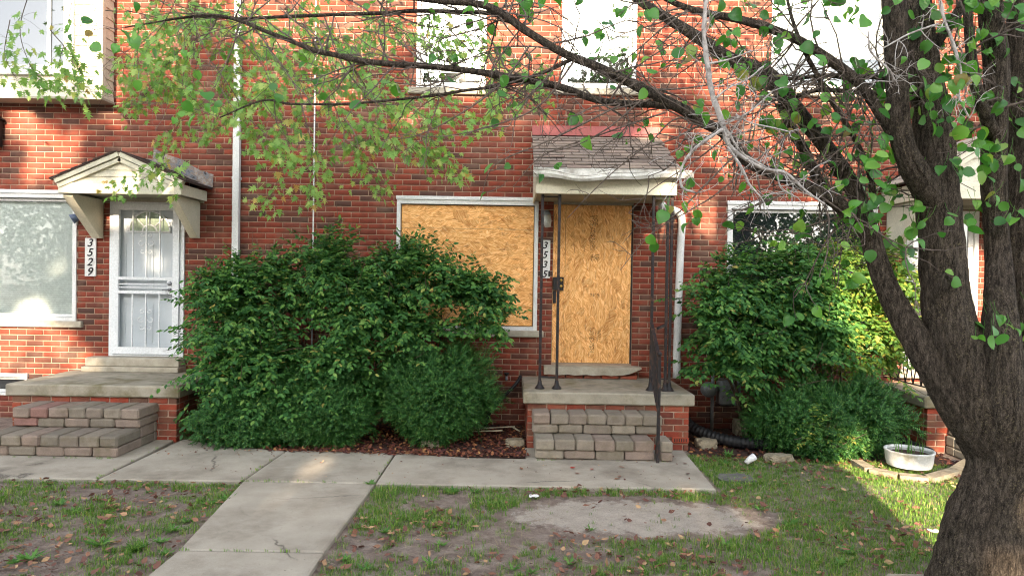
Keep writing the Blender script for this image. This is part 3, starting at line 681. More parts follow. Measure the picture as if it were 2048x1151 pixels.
# sagging gutter
b = MB(); n = 24; prof = [(0, .085), (0, 0), (-.07, -.004), (-.085, .03), (-.082, .06), (-.088, .066), (-.080, .068), (-.078, .035), (-.066, .006), (-.006, .008), (-.006, .085)]
vs = []
for i in range(n + 1):
    t = i / n; x = xl - .03 + t * (1.875 - xl + .03); sag = -.05 * math.exp(-((t - .36) / .22) ** 2) * 1.0 + .012 * math.sin(t * 17); tilt = .05 * math.exp(-((t - .36) / .25) ** 2)
    for (y, z) in prof: vs.append((x, yf - .075 + y - tilt * .5 * (-y / .085), 2.845 + z + sag * (-y / .085) * 1.0 + .012 * t))
m = len(prof); b.add(vs, [(i * m + j, (i + 1) * m + j, (i + 1) * m + (j + 1) % m, i * m + (j + 1) % m) for i in range(n) for j in range(m)] + [tuple(range(m)), tuple(n * m + j for j in range(m))[::-1]])
b.build('gutter', MAT['gutter'], cv)
xd = WX(1356, 600, -.06)
pts = smooth_path([(1.74, -.30, 2.66), (1.80, -.12, 2.655), (xd - .01, -.07, 2.60), (xd + .03, -.06, 2.48), (xd + .02, -.06, 2.2), (xd, -.06, 1.2), (xd, -.06, 0.62)], 6)
b = MB(); b.tube(pts, .046, 10); o = b.build('downspout', MAT['white'], h, True); o['label'] = 'white bent downspout beside porch'

# ------------------------------------------------------------------ doors
def arc(cx, cz, r, a0, a1, y, n=14): return [(cx + r * math.cos(math.radians(a0 + (a1 - a0) * i / n)), y, cz + r * math.sin(math.radians(a0 + (a1 - a0) * i / n))) for i in range(n + 1)]
h = house['a']; x0, x1, z0, z1 = OPEN['a'][1]; dr = empty('security_door', ((x0 + x1) / 2 - h.location.x, 0, z0), h); dr['label'] = 'white barred security door over a panelled door with fanlight'
A = lambda b, n, m, s=False: b.build(n, m, dr, s)
b = MB(); frame_bars(b, x0, x1, z0 + .002, z1, .045, -.02, .10, .045, .02); A(b, 'door_frame', MAT['white_door'])
ix0, ix1, iz0, iz1 = x0 + .05, x1 - .05, z0 + .03, z1 - .05
b = MB(); frame_bars(b, ix0, ix1, iz0, iz1, .075, -.045, -.008, .075, .085); zm0, zm1 = iz0 + .73, iz0 + .90
b.box(ix0 + .075, ix1 - .075, -.044, -.008, zm0, zm0 + .035); b.box(ix0 + .075, ix1 - .075, -.044, -.008, zm1 - .005, zm1 + .03); A(b, 'leaf_frame', MAT['white_door'])
MB().box(ix1 - .14, ix1 - .076, -.043, -.009, zm0 + .036, zm1 - .006).build('lock_plate', MAT['white_door'], dr)
gx0, gx1 = ix0 + .075, ix1 - .075
for i in (1, 2, 3):
    xx = gx0 + (gx1 - gx0) * i / 4
    A(MB().box(xx - .007, xx + .007, -.036, -.020, iz0 + .085, zm0), 'bar', MAT['white_door']); A(MB().box(xx - .007, xx + .007, -.036, -.020, zm1 + .03, iz1 - .075), 'bar', MAT['white_door'])
for zz in (zm0 + .075, zm0 + .115): A(MB().box(gx0, ix1 - .14, -.036, -.022, zz - .006, zz + .006), 'bar', MAT['white_door'])
xm = (gx0 + gx1) / 2
for zc in (iz0 + .42, iz1 - .47):
    for s in (-1, 1):
        for q, rr in ((.0, .05), (.10, .035), (-.10, .035)):
            pth = [(xm + s * (.012 + rr + rr * math.cos(t) * (1 - t / 14)), -.03, zc + q + rr * math.sin(t) * (1 - t / 14)) for t in np.linspace(math.pi, math.pi + 5.2, 16)]
            A(MB().tube(pth, .0055, 5), 'scroll', MAT['white_door'], True)
b = MB().box(x0 + .045, x1 - .045, .05, .085, z0 + .02, z1 - .045)
A(b, 'inner_door', MAT['door_skin'])
for (a, c, zz0, zz1) in ((ix0 + .1, xm - .03, iz0 + .12, iz0 + .62), (xm + .03, ix1 - .1, iz0 + .12, iz0 + .62), (ix0 + .1, xm - .03, iz0 + .78, iz0 + 1.34), (xm + .03, ix1 - .1, iz0 + .78, iz0 + 1.34)):
    b = MB(); frame_bars(b, a, c, zz0, zz1, .018, .043, .051); A(b, 'panel_moulding', MAT['door_skin'])
fz = iz1 - .33; fr_ = .255
b = MB(); pl = [(x_, z_) for x_, _, z_ in arc(xm, fz, fr_, 0, 180, 0)]; b.prism(pl, 1, .044, .052); A(b, 'fanlight', MAT['fanlight'])
b = MB(); b.tube(arc(xm, fz, fr_, 0, 180, .042), .014, 6); b.tube(arc(xm, fz, fr_ * .34, 0, 180, .042), .010, 6); b.bar((xm - fr_, .042, fz), (xm + fr_, .042, fz), .02, .02)
for a in (45, 90, 135): b.bar((xm + fr_ * .34 * math.cos(math.radians(a)), .042, fz + fr_ * .34 * math.sin(math.radians(a))), (xm + fr_ * math.cos(math.radians(a)), .042, fz + fr_ * math.sin(math.radians(a))), .014, .014)
A(b, 'fanlight_muntin', MAT['white_door'], True)
for zz, r in ((zm0 + .125, .026), (zm0 + .055, .022)):
    A(MB().tube([(ix1 - .105, -.046, zz), (ix1 - .105, -.062, zz), (ix1 - .105, -.066, zz)], [r, r * .95, r * .7], 14), 'lock', MAT['metal'], True)
A(MB().tube([(ix1 - .105, -.066, zm0 + .055), (ix1 - .145, -.085, zm0 + .052), (ix1 - .175, -.085, zm0 + .05)], .009, 6), 'handle', MAT['metal'], True)
MB().bbox(x0 - .20, x1 + .02, -.16, .10, .665, .765, .008).build('door_sill', MAT['limestone'], h)
MB().bbox(x0 - .22, x1 + .03, -.20, .004, .602, .662, .006).build('door_sill_base', MAT['limestone'], h)

h = house['b']; x0, x1, z0, z1 = OPEN['b'][1]; dr = empty('boarded_door', ((x0 + x1) / 2 - h.location.x, 0, z0), h); dr['label'] = 'doorway covered with upright strand board and a lock box'
MB().box(x0 + .001, x1 - .001, .02, .11, z1 - .04, z1 - .001).build('door_head', MAT['soffit'], dr)
MB().box(x0 + .002, x0 + .028, .02, .11, z0, z1 - .042).build('door_jamb', MAT['soffit'], dr)
MB().box(x1 - .02, x1 - .001, .02, .11, z0, z1 - .042).build('door_jamb', MAT['iron'], dr)
xs = WX(1148, 480)
zlow = float(P(1125, 553)[2])
MB().box(x0 + .004, x1 - .022, .018, .030, z0 + .004, z1 - .045).build('strand_board', MAT['osb_v'], dr)
MB().box(x0 + .004, xs, .004, .0165, zlow, z1 - .046).build('strand_board_strip', MAT['osb_v'], dr)
MB().box(xs - .105, xs - .10, .0035, .0038, zlow, z1 - .05).build('board_seam', MAT['osb_edge'], dr)
MB().bbox(WX(1106, 566), WX(1127, 566), -.03, .003, float(P(1115, 580)[2]), float(P(1115, 554)[2]), .004).build('lock_box', MAT['black'], dr)
for py in (560, 572):
    p = P(1122, py, -.03); MB().tube([(p[0], -.03, p[2]), (p[0], -.055, p[2]), (p[0], -.06, p[2])], [.018, .017, .009], 12).build('lock_knob', MAT['brass'], dr, True)
MB().box(WX(1106, 590), WX(1112, 590), -.012, .003, float(P(1108, 606)[2]), float(P(1108, 581)[2])).build('hasp', MAT['black'], dr)
for (px, py, w, hh) in ((1188, 440, .10, .12), (1186, 475, .06, .30), (1190, 515, .11, .08), (1190, 590, .12, .04), (1184, 680, .06, .30), (1196, 668, .07, .12)):
    p = P(px, py); MB().box(p[0] - w / 2, p[0] + w / 2, .0168, .0174, p[2] - hh / 2, p[2] + hh / 2).build('faded_stamp', MAT['ink'], dr)
# cracked threshold
b = MB(); tx0, tx1 = WX(1087, 735), WX(1278, 735); n = 16
up = [(tx0 + (tx1 - tx0) * i / n, .745 + .0015 * (i % 2)) for i in range(n + 1)]
lo = [(tx0 + (tx1 - tx0) * i / n, .648 + .006 * math.sin(i * 2.1) + (.05 * max(0, (i - 13)) / 2)) for i in range(n + 1)]
b.prism(up + lo[::-1], 1, -.17, .10); b.build('door_sill', MAT['limestone'], h)
for i in range(5):
    xa = tx0 + .05 + i * .215; MB().bbox(xa, xa + .20, -.13, -.004, .603, .642, .004).build('sill_brick', MAT['porch_brick'], h)

h = house['c']; x0, x1, z0, z1 = OPEN['c'][1]; dr = empty('storm_door', ((x0 + x1) / 2 - h.location.x, 0, z0), h)
b = MB(); frame_bars(b, x0, x1, z0, z1, .05, -.02, .09); b.build('door_frame', MAT['white'], dr)
b = MB(); frame_bars(b, x0 + .052, x1 - .052, z0 + .052, z1 - .052, .06, .0, .03, .06, .45); b.build('leaf_frame', MAT['white'], dr)
MB().box(x0 + .113, x1 - .113, .012, .018, z0 + .5, z1 - .114).build('pane', MAT['glass_unlit'], dr)
MB().bbox(x0 - .1, x1 + .1, -.14, .10, .67, .765, .008).build('door_sill', MAT['limestone'], h)

# ------------------------------------------------------------------ porches, steps
def porch(label, x0, x1, yf, zt=.60, th=.125, moss=None):
    e = empty('porch', ((x0 + x1) / 2, yf / 2, 0)); tag(e, label, 'porch', 'concrete-topped brick porches')
    b = MB(); b.bbox(x0, x1, yf, -.004, zt - th, zt, .014); b.build('slab', MAT['concrete'], e)
    i = .045; zz = zt - th - .002
    core = MB().box(x0 + i + .006, x1 - i - .006, yf + i + .006, -.006, -.05, zz).build('base', MAT['mortar_porch'], e)
    hh = zz / 7
    me_f = {}
    def brick(xa, xb, r, side):
        w = round(xb - xa, 3); key = (w, side)
        if key not in me_f:
            c = .005
            if side == 0: me_f[key] = MB().bbox(-w / 2, w / 2, 0, .06, -hh / 2 + .005, hh / 2 - .005, c).mesh('porch_brick')
            else: me_f[key] = MB().bbox(0, .06, -w / 2, w / 2, -hh / 2 + .005, hh / 2 - .005, c).mesh('porch_brick')
            me_f[key].materials.append(MAT['porch_brick'])
        o = bpy.data.objects.new('brick', me_f[key]); col.objects.link(o); o.parent = core
        m = (xa + xb) / 2; z = (r + .5) * hh; j = random.uniform(-.004, .002)
        w0 = {0: (m, yf + i + j, z), 1: (x0 + i + j, m, z), 2: (x1 - i - .06 - j, m, z)}[side]
        o.location = tuple(np.array(w0) - origin(core)); o.rotation_euler = (0, random.uniform(-.008, .008), random.uniform(-.008, .008))
    for r in range(7):
        for side, (a, bb) in ((0, (x0 + i, x1 - i)), (1, (yf + i + .062, -.01)), (2, (yf + i + .062, -.01))):
            p = a - (.1 if r % 2 else 0)
            while p < bb - .02:
                q0, q1 = max(p, a), min(p + .2, bb)
                if q1 - q0 > .03: brick(q0 + .004, q1 - .004, r, side)
                p += .205
    return e
porch('brick porch with mossy concrete top below the white security door', -5.27, -3.45, -1.17)
porch('brick porch with iron posts below the boarded door', 0.135, 1.925, -1.17)
porch('brick porch with iron railing partly behind the pear tree', 4.38, 6.25, -1.08)
o = MB().bbox(1.70, 1.875, -1.145, -1.10, .085, .145, .004).build('vent_brick', MAT['porch_brick']); 
def reparent(o, p): o.parent = p; o.location = tuple(np.array(o.location) - origin(p))
porch_mid = [x for x in col.objects if x.name.startswith('porch') and x.type == 'EMPTY'][1]
reparent(o, porch_mid)
for i in range(6):
    q = MB().box(1.722 + i * .024, 1.732 + i * .024, -1.1475, -1.1445, .10, .132).build('vent_slot', MAT['black']); q.parent = o; q.location = tuple(-origin(o))

def block_steps(label, tiers, mat=None, pink=()):
    e = empty('block_steps', (np.mean([t[0] for t in tiers] + [t[1] for t in tiers]), tiers[0][2] + .3, 0)); tag(e, label, 'steps', 'stacked paver steps')
    n = 0
    for (x0, x1, yf, z0, yb) in tiers:
        # riser course: longer blocks; cap course: narrower blocks with tumbled edges
        for (w, za, zb_, y_in, jit) in ((.262, z0 + .001, z0 + .088, .012, .003), (.181, z0 + .090, z0 + .195, 0.0, .005)):
            x = x0; k = max(1, round((x1 - x0) / w)); w_ = (x1 - x0) / k
            cuts = [x0 + i * w_ + (random.uniform(-.012, .012) if 0 < i < k else 0) for i in range(k + 1)]
            for a, c in zip(cuts[:-1], cuts[1:]):
                y = yf + y_in + random.uniform(0, .008); zt = zb_ + random.uniform(-jit, jit * .4)
                b = MB(); b.bbox(a + .003, c - .003, y, min(y + .42, yb), za, zt, random.uniform(.009, .017)); b.v = [(q0 + random.uniform(-.004, .004), q1 + random.uniform(-.005, .005), q2 + random.uniform(-.004, .003)) for q0, q1, q2 in b.v]
                b.build('block', MAT['paver_pink'] if n in pink else (mat or MAT['paver']), e); n += 1
        # side return courses so the flank is not hollow
        for za, zb_ in ((z0 + .001, z0 + .088), (z0 + .090, z0 + .193)):
            y = yf + .432
            while y < yb - .05:
                for (a, c) in ((x0 + .003, x0 + .18), (x1 - .18, x1 - .003)):
                    MB().bbox(a, c, y, min(y + .25, yb - .002), za, zb_, .010).build('block', mat or MAT['paver'], e)
                y += .256
    return e
block_steps('weathered two-tier paver steps with pinkish corner blocks, at white security door', [(-4.98, -3.69, -1.87, 0.035, -1.13), (-4.94, -3.68, -1.52, .232, -1.13)], pink=(12, 18))
block_steps('two-tier paver steps with handrail, at the boarded door', [(.245, 1.40, -1.70, 0.035, -1.13), (.225, 1.53, -1.45, .232, -1.13)])
e = [x for x in col.objects if x.name.startswith('block_steps')][-1]
for z_, w_ in ((.036, .086), (.124, .105)):
    o = MB().bbox(1.462, 1.575, -1.71, -1.42, z_, z_ + w_ - .002, .011).build('block', MAT['paver']); reparent(o, e)
block_steps('greenish concrete block steps beside trunk of the pear tree', [(4.62, 5.9, -1.62, 0.0, -1.05), (4.64, 5.9, -1.33, .197, -1.05)], mat=MAT['concrete'])

# ------------------------------------------------------------------ ironwork
def iron_post(px_list, label, ztop, Yp):
    xs = [float(P(px, 600, Yp)[0]) for px in px_list]
    e = empty('porch_post', (np.mean(xs), Yp, .6)); tag(e, label, 'post', 'iron canopy posts')
    for x in xs:
        MB().bbox(x - .015, x + .015, Yp - .013, Yp + .013, .601, ztop, .003).build('bar', MAT['iron'], e)
        b = MB(); b.tube([(x, Yp, .601), (x, Yp, .612), (x, Yp, .645), (x, Yp, .69)], [.055, .05, .026, .02], 8); b.build('base_shoe', MAT['iron'], e, True)
    for z in (.72, ztop - .06): MB().box(min(xs), max(xs), Yp - .006, Yp + .006, z, z + .016).build('cross_bar', MAT['iron'], e)
    return e
iron_post([1082, 1116], 'pair of rusty black iron bars beside the 3535 number plate', 2.713, -.93)
pr = iron_post([1304, 1333, 1341], 'cluster of black iron bars holding the canopy near downspout', 2.713, -.95)
xA = float(P(1330, 640, -.95)[0]); 
o = MB().bar((xA - .09, -.99, 1.27), (xA + .01, -.96, 1.31), .03, .025).build('bent_bracket', MAT['iron']); reparent(o, pr)
def rail(label, a, c, drop, n, newel, cat='railing', lyre=False):
    e = empty('handrail', tuple(a[:2]) + (0,)); tag(e, label, cat)
    a, c = np.array(a, float), np.array(c, float); dn = np.array((0, 0, drop))
    MB().bar(a, c, .035, .016).build('top_rail', MAT['iron'], e); MB().bar(a - dn, c - dn, .022, .012).build('bottom_rail', MAT['iron'], e)
    for i in range(1, n):
        p = a + (c - a) * i / n
        if lyre:
            s = (c - a) / n * .3
            for sg in (-1, 1):
                pts = smooth_path([p - dn, p - dn * .75 + s * sg, p - dn * .5 + s * sg * .1, p - dn * .25 + s * sg, p], 4); MB().tube(pts, .007, 5).build('scroll', MAT['iron'], e, True)
        else: MB().bar(p - dn, p, .014, .014).build('baluster', MAT['iron'], e)
    for p, zb_ in newel:
        p = np.array(p, float); MB().bar((p[0], p[1], zb_), p + (0, 0, .03), .028, .028, (0, 1, 0)).build('newel', MAT['iron'], e)
        MB().tube([p + (0, 0, .028), p + (0, 0, .04), p + (0, 0, .062), p + (0, 0, .078)], [.012, .024, .024, .006], 8).build('finial', MAT['iron'], e, True)
    return e
pa = P(1303, 645, -1.02); pb = P(1319, 718, -1.745)
rail('black iron handrail running down the paver steps at the boarded door', pa, pb, .52, 7, [(pb, .035)])
rail('black iron railing with scrolled balusters along the porch edge behind pear tree', (4.47, -.10, 1.42), (4.47, -1.0, 1.42), .74, 6, [((4.47, -1.0, 1.43), .6)], lyre=True)

# ------------------------------------------------------------------ signs, lamps, fittings
def text_mesh(ch, size):
    cd = bpy.data.curves.new('digit', 'FONT'); cd.body = ch; cd.size = size; cd.extrude = .0015; cd.shear = .28; cd.align_x = 'CENTER'; cd.offset = .0022
    o = bpy.data.objects.new('digit', cd); col.objects.link(o)
    me = bpy.data.meshes.new_from_object(o.evaluated_get(bpy.context.evaluated_depsgraph_get())); bpy.data.objects.remove(o); bpy.data.curves.remove(cd)
    me.materials.clear(); me.materials.append(MAT['digit']); return me
def number_plate(px0, py0, px1, py1, digits, label):
    p0, p1 = P(px0, py1, -.02), P(px1, py0, -.02); e = empty('number_plate', ((p0[0] + p1[0]) / 2, 0, (p0[2] + p1[2]) / 2)); tag(e, label, 'sign', 'house number plates')
    MB().bbox(p0[0], p1[0], -.02, -.003, p0[2], p1[2], .003).build('plate', MAT['white'], e)
    n = len(digits); hh = (p1[2] - p0[2]) / n; meshes = {}
    for i, d in enumerate(digits):
        if d not in meshes: meshes[d] = text_mesh(d, hh * (1.16 if digits == '3529' else 1.0))
        o = bpy.data.objects.new('digit', meshes[d]); col.objects.link(o); o.parent = e; o.rotation_euler = (math.pi / 2, 0, 0)
        o.location = (-.008 - (.016 if digits == '3535' else 0), -.0222, p1[2] - (i + 1) * hh + hh * .12 - e.location.z)
    return e
number_plate(169, 476, 192, 552, '3529', 'white upright plate with black digits 3529')
number_plate(1085, 480, 1101, 556, '3535', 'white upright plate with black digits 3535 behind iron post')
p = P(1098.5, 547, -.03); o = MB().bbox(p[0] - .011, p[0] + .011, -.035, -.021, p[2] - .035, p[2] + .035, .003).build('doorbell', MAT['black']); tag(o, 'small black doorbell on the 3535 number plate', 'doorbell')

e = empty('wall_lamp', tuple(P(1093, 440, 0))); tag(e, 'grey jelly-jar wall lamp by the boarded door', 'lamp')
p = P(1092, 434); MB().tube([(p[0], -.003, p[2] + .03), (p[0], -.03, p[2] + .03)], .055, 12).build('back_plate', MAT['metal'], e, True)
MB().tube([(p[0], -.03, p[2] + .03), (p[0], -.09, p[2] + .04), (p[0], -.11, p[2] + .01)], [.025, .03, .05], 12).build('socket', MAT['metal'], e, True)
MB().tube([(p[0], -.11, p[2] + .01), (p[0] + .01, -.115, p[2] - .06), (p[0] + .018, -.12, p[2] - .13)], [.05, .052, .035], 12).build('glass_jar', MAT['tub'], e, True)
e = empty('wall_lamp', tuple(P(160, 437, 0))); tag(e, 'small blue-grey flood lamp beside the gabled canopy bracket', 'lamp')
p = P(163, 436); MB().tube([(p[0], -.003, p[2]), (p[0], -.05, p[2])], .035, 10).build('base', MAT['metal'], e, True)
MB().tube([(p[0] + .03, -.05, p[2] + .03), (p[0] - .02, -.09, p[2] - .005), (p[0] - .05, -.11, p[2] - .025)], [.028, .05, .06], 12).build('lamp_head', MAT['blue'], e, True)
e = empty('wall_lantern', tuple(P(0, 265, 0))); tag(e, 'tall black wall lantern under the upper bay window', 'lamp')
p = P(-6, 268); MB().bbox(p[0] - .10, p[0] + .09, -.14, -.02, p[2] - .16, p[2] + .16, .01).build('lantern_body', MAT['black'], e)
MB().prism([(p[0] - .12, p[2] + .162), (p[0] + .11, p[2] + .162), (p[0], p[2] + .24)], 1, -.16, -.004).build('lantern_cap', MAT['black'], e)
MB().bbox(p[0] - .05, p[0] + .05, -.018, -.003, p[2] - .12, p[2] + .12, .004).build('back_plate', MAT['black'], e)

# spigot, hose, gas meter, drain pipes
p = P(1013, 752); e = empty('spigot', (p[0], 0, p[2])); tag(e, 'outdoor tap on the brick wall beside the porch', 'tap')
MB().tube([(p[0], -.003, p[2]), (p[0], -.06, p[2]), (p[0], -.085, p[2] - .03)], .014, 8).build('spout', MAT['metal'], e, True)
MB().tube([(p[0], -.045, p[2] + .01), (p[0], -.045, p[2] + .045), (p[0], -.045, p[2] + .05)], [.008, .035, .03], 10).build('handle', MAT['black'], e, True)
hp = smooth_path([(0.12, -.12, .62), (0.06, -.2, .53), P(1000, 800, -.25), P(978, 828, -.25), P(972, 846, -.25), G(968, 852, .02)], 6)
tag(MB().tube(hp, .021, 10).build('hose', MAT['black'], None, True), 'black hose dropping from the porch edge into the bed', 'hose')
def corrugated(pts, r, label):
    pts = smooth_path(pts, 16); d = np.r_[0, np.cumsum(np.linalg.norm(np.diff(pts, axis=0), axis=1))]
    n = int(d[-1] / .011); s = np.linspace(0, d[-1], n); q = np.stack([np.interp(s, d, pts[:, i]) for i in range(3)], 1)
    rr = np.where((np.arange(n) // 2) % 2 == 0, r, r * .86)
    return tag(MB().tube(q, rr, 16).build('drain_pipe', MAT['black'], None, True), label, 'pipe')
corrugated([(1.97, -.35, .30), (2.02, -.72, .16), (2.35, -1.0, .085), (2.75, -1.08, .07), (3.02, -1.15, .065)], .065, 'corrugated black drain pipe snaking out beside porch')
corrugated([(4.25, -.4, .16), (4.25, -.9, .08), (4.28, -1.35, .07)], .055, 'smooth dark drain pipe ending near the white tub')
p = P(1440, 780, -.15); e = empty('gas_meter', (p[0], -.15, p[2] - .3)); tag(e, 'grey gas meter with round regulator low on the wall', 'meter')
MB().bbox(p[0] - .03, p[0] + .22, -.26, -.06, p[2] - .17, p[2] + .14, .03).build('meter_body', MAT['metal'], e)
MB().tube([(p[0] - .16, -.30, p[2] + .02), (p[0] - .16, -.27, p[2] + .02), (p[0] - .16, -.2, p[2] + .02), (p[0] - .16, -.16, p[2] + .02)], [.06, .09, .09, .05], 16).build('regulator', MAT['metal'], e, True)
MB().tube([(p[0] - .09, -.15, p[2] - .55), (p[0] - .09, -.15, p[2] + .25), (p[0] - .09, -.003, p[2] + .25)], .02, 8).build('riser_pipe', MAT['metal'], e, True)
MB().tube([(p[0] - .2, -.2, p[2] + .02), (p[0], -.2, p[2] + .02)], .018, 8).build('cross_pipe', MAT['metal'], e, True)

# rocks, tub, edging, small things on the ground
def rock(px, py, sx, sy, sz, label, mat='stone', seed=0, z=0.0):
    c = G(px, py, z); bm = bmesh.new(); bmesh.ops.create_icosphere(bm, subdivisions=3, radius=1); r = np.random.default_rng(seed)
    ph = r.uniform(0, 6, (4, 3)); 
    for v in bm.verts:
        co = np.array(v.co); k = 1 + sum(.09 * math.sin(3.1 * co @ (np.cos(ph[i]) * (1 + i)) + ph[i][0]) for i in range(4))
        q = np.clip(co * k, -.78, .78); v.co = (q[0] * sx, q[1] * sy, q[2] * sz)
    bmesh.ops.translate(bm, verts=bm.verts, vec=(c[0], c[1], c[2] + sz * .55)); me = bpy.data.meshes.new('rock'); bm.to_mesh(me); bm.free(); me.materials.append(MAT[mat])
    return tag(link('rock', me), label, 'rock', 'rocks along the bed')
rock(1412, 895, .14, .11, .075, 'squat mossy rock against the corner of the porch', seed=1)
rock(1497, 868, .22, .13, .13, 'pinkish slab rock behind the corrugated drain pipe', seed=2)
rock(1556, 922, .18, .09, .055, 'pale flat rock beside the white cup', seed=3)
rock(860, 894, .12, .07, .055, 'small tan rock in the leaf litter under the round yew', seed=4)
rock(1030, 892, .13, .10, .06, 'grey rock in leaf litter touching porch corner', seed=5)
rock(1470, 958, .2, .15, .02, 'dark flat flagstone sunk in the lawn by the sidewalk end', 'slate', seed=6)
c = G(1818, 925, .07); e = empty('planter_tub', (c[0], c[1], .05)); tag(e, 'round dirty white plastic tub planted with weeds', 'planter')
R0 = .21; b = MB(); n = 28; prof = [(.90, 0), (.97, .05), (1.0, .125), (1.04, .137), (1.04, .15), (.97, .15), (.94, .125), (.92, .10), (.0, .10)]
vs = [(c[0] + R0 * r * math.cos(2 * math.pi * i / n), c[1] + R0 * r * math.sin(2 * math.pi * i / n), .05 + z_) for r, z_ in prof for i in range(n)]
b.add(vs, [(j * n + i, j * n + (i + 1) % n, (j + 1) * n + (i + 1) % n, (j + 1) * n + i) for j in range(6) for i in range(n)]); b.build('tub_wall', MAT['tub'], e, True)
b = MB(); b.add([(c[0] + R0 * .93 * math.cos(2 * math.pi * i / n), c[1] + R0 * .93 * math.sin(2 * math.pi * i / n), .155) for i in range(n)], [tuple(range(n))]); b.build('tub_soil', MAT['bed'], e)
tubc = c
# concrete edging arc
e = empty('edging', (c[0], c[1] - .3, 0)); tag(e, 'curved concrete edging in front of the white tub', 'edging')
a_pts = [G(1715, 930), G(1745, 948), G(1800, 960), G(1860, 966), G(1915, 950), G(1945, 930)]; a_pts = smooth_path(a_pts, 4)
for i in range(0, len(a_pts) - 4, 4):
    p0, p1 = a_pts[i], a_pts[i + 4]; dd = (p1 - p0); dd = dd / np.linalg.norm(dd) * .006
    MB().bar((p0 + dd) + (0, .03, .012), (p1 - dd) + (0, .03, .012), .11, .08).build('edging_block', MAT['stone'], e)
cp = G(1500, 925, .03); e = tag(MB().tube([cp + (-.04, 0, 0), cp + (.0, .01, .03), cp + (.05, .02, .06)], [.022, .03, .035], 12).build('paper_cup', MAT['paper'], None, True), 'tipped white paper cup lying in the bed', 'cup')
def crumple(px, py, s, label, seed, z=.02):
    r = np.random.default_rng(seed); c = G(px, py, z); b = MB(); n = 6
    v = [(c[0] + (i / n - .5) * 2 * s, c[1] + (j / n - .5) * 1.4 * s, c[2] + .0 + r.uniform(0, .5) * s * .7) for i in range(n + 1) for j in range(n + 1)]
    b.add(v, [(i * (n + 1) + j, (i + 1) * (n + 1) + j, (i + 1) * (n + 1) + j + 1, i * (n + 1) + j + 1) for i in range(n) for j in range(n)])
    return tag(b.build('paper_scrap', MAT['paper']), label, 'litter')
crumple(1868, 1062, .035, 'crumpled white paper scrap in grass by the pear trunk', 1)
crumple(1068, 992, .04, 'crumpled white scrap at the sidewalk edge by bare soil', 2)
crumple(915, 860, .03, 'small crumpled scrap beside the pale sticks', 4)['label'] = 'small yellow scrap beside the pale sticks'
col.objects[-1].data.materials[0] = MAT['yellow']
for (a, c_, lab) in (((940, 857), (1030, 852), 'long pale stick lying in the leaf litter'), ((945, 862), (1005, 860), 'short pale lath lying under the long stick')):
    p0, p1 = G(*a, .03), G(*c_, .06); tag(MB().bar(p0, p1, .02, .012).build('stick', MAT['stick']), lab, 'stick')
p0, p1 = G(1024, 852, .07), G(1040, 862, .02); tag(MB().bar(p0, p1, .02, .012).build('stick', MAT['stick']), 'broken stick end leaning at the porch corner', 'stick')
tag(MB().bbox(2.25, 3.1, -4.36, -4.22, -.02, .05, .01).build('kerb_block', MAT['concrete']), 'low concrete edging strip beside the pear trunk', 'edging')

# ------------------------------------------------------------------ leaf templates (x along the leaf, z up, unit length)
SHRUB_V = np.array([(0, 0, 0), (.35, .24, .05), (.7, .19, .03), (1, 0, -.08), (.7, -.19, .03), (.35, -.24, .05), (.5, 0, -.02)])
SHRUB_F = np.array([(0, 6, 1), (1, 6, 2), (2, 6, 3), (3, 6, 4), (4, 6, 5), (5, 6, 0)])
PEAR_V = np.array([(0, 0, 0)] + [(x, s * y, .16 * y + .25 * y * y - .12 * x * x) for s in (1, -1) for x, y in ((.02, .27), (.22, .47), (.52, .51), (.80, .34))] + [(1.04, 0, -.16), (.25, 0, .02), (.6, 0, -.02)])
PEAR_F = np.array([(0, 10, 1), (1, 10, 2), (2, 10, 3), (10, 11, 3), (3, 11, 4), (4, 11, 9), (0, 5, 10), (5, 6, 10), (6, 7, 10), (10, 7, 11), (7, 8, 11), (8, 9, 11)])
_h = [(0, 0), (.08, .06), (-.02, .34), (.14, .20), (.20, .46), (.30, .17), (.62, .52), (.48, .13), (.72, .20), (.70, .08), (1.0, 0)]
MAPLE_V = np.array([(x, y, .04 - .22 * y * y) for x, y in _h] + [(x, -y, .04 - .22 * y * y) for x, y in _h[1:-1]] + [(.35, 0, .03), (.66, 0, .0)])
def _mf():
    up = list(range(11)); dn = [0] + list(range(11, 20)) + [10]; f = []
    for L, fl in ((up, False), (dn, True)):
        for i in range(10):
            c = 20 if i < 7 else 21; t = (L[i], c, L[i + 1]); f.append(t[::-1] if fl else t)
        t = (20, 21, L[7]); f.append(t[::-1] if fl else t)
    return f
MAPLE_F = np.array(_mf())
UP = np.array((0, 0, 1.0))
def unit(v): return v / (np.linalg.norm(v, axis=-1, keepdims=True) + 1e-9)
def rnd_dir(n): return unit(rng.normal(size=(n, 3)))
def pick_individuals(pos, score, n=300):
    i = np.argsort(-score)[:n]; m = np.zeros(len(pos), bool); m[i] = True; return m
def to_px(p):
    v = p - CAM; d = v @ cf; return np.stack([CX + F * (v @ cr) / d, CY - F * (v @ cu) / d, d], axis=1)

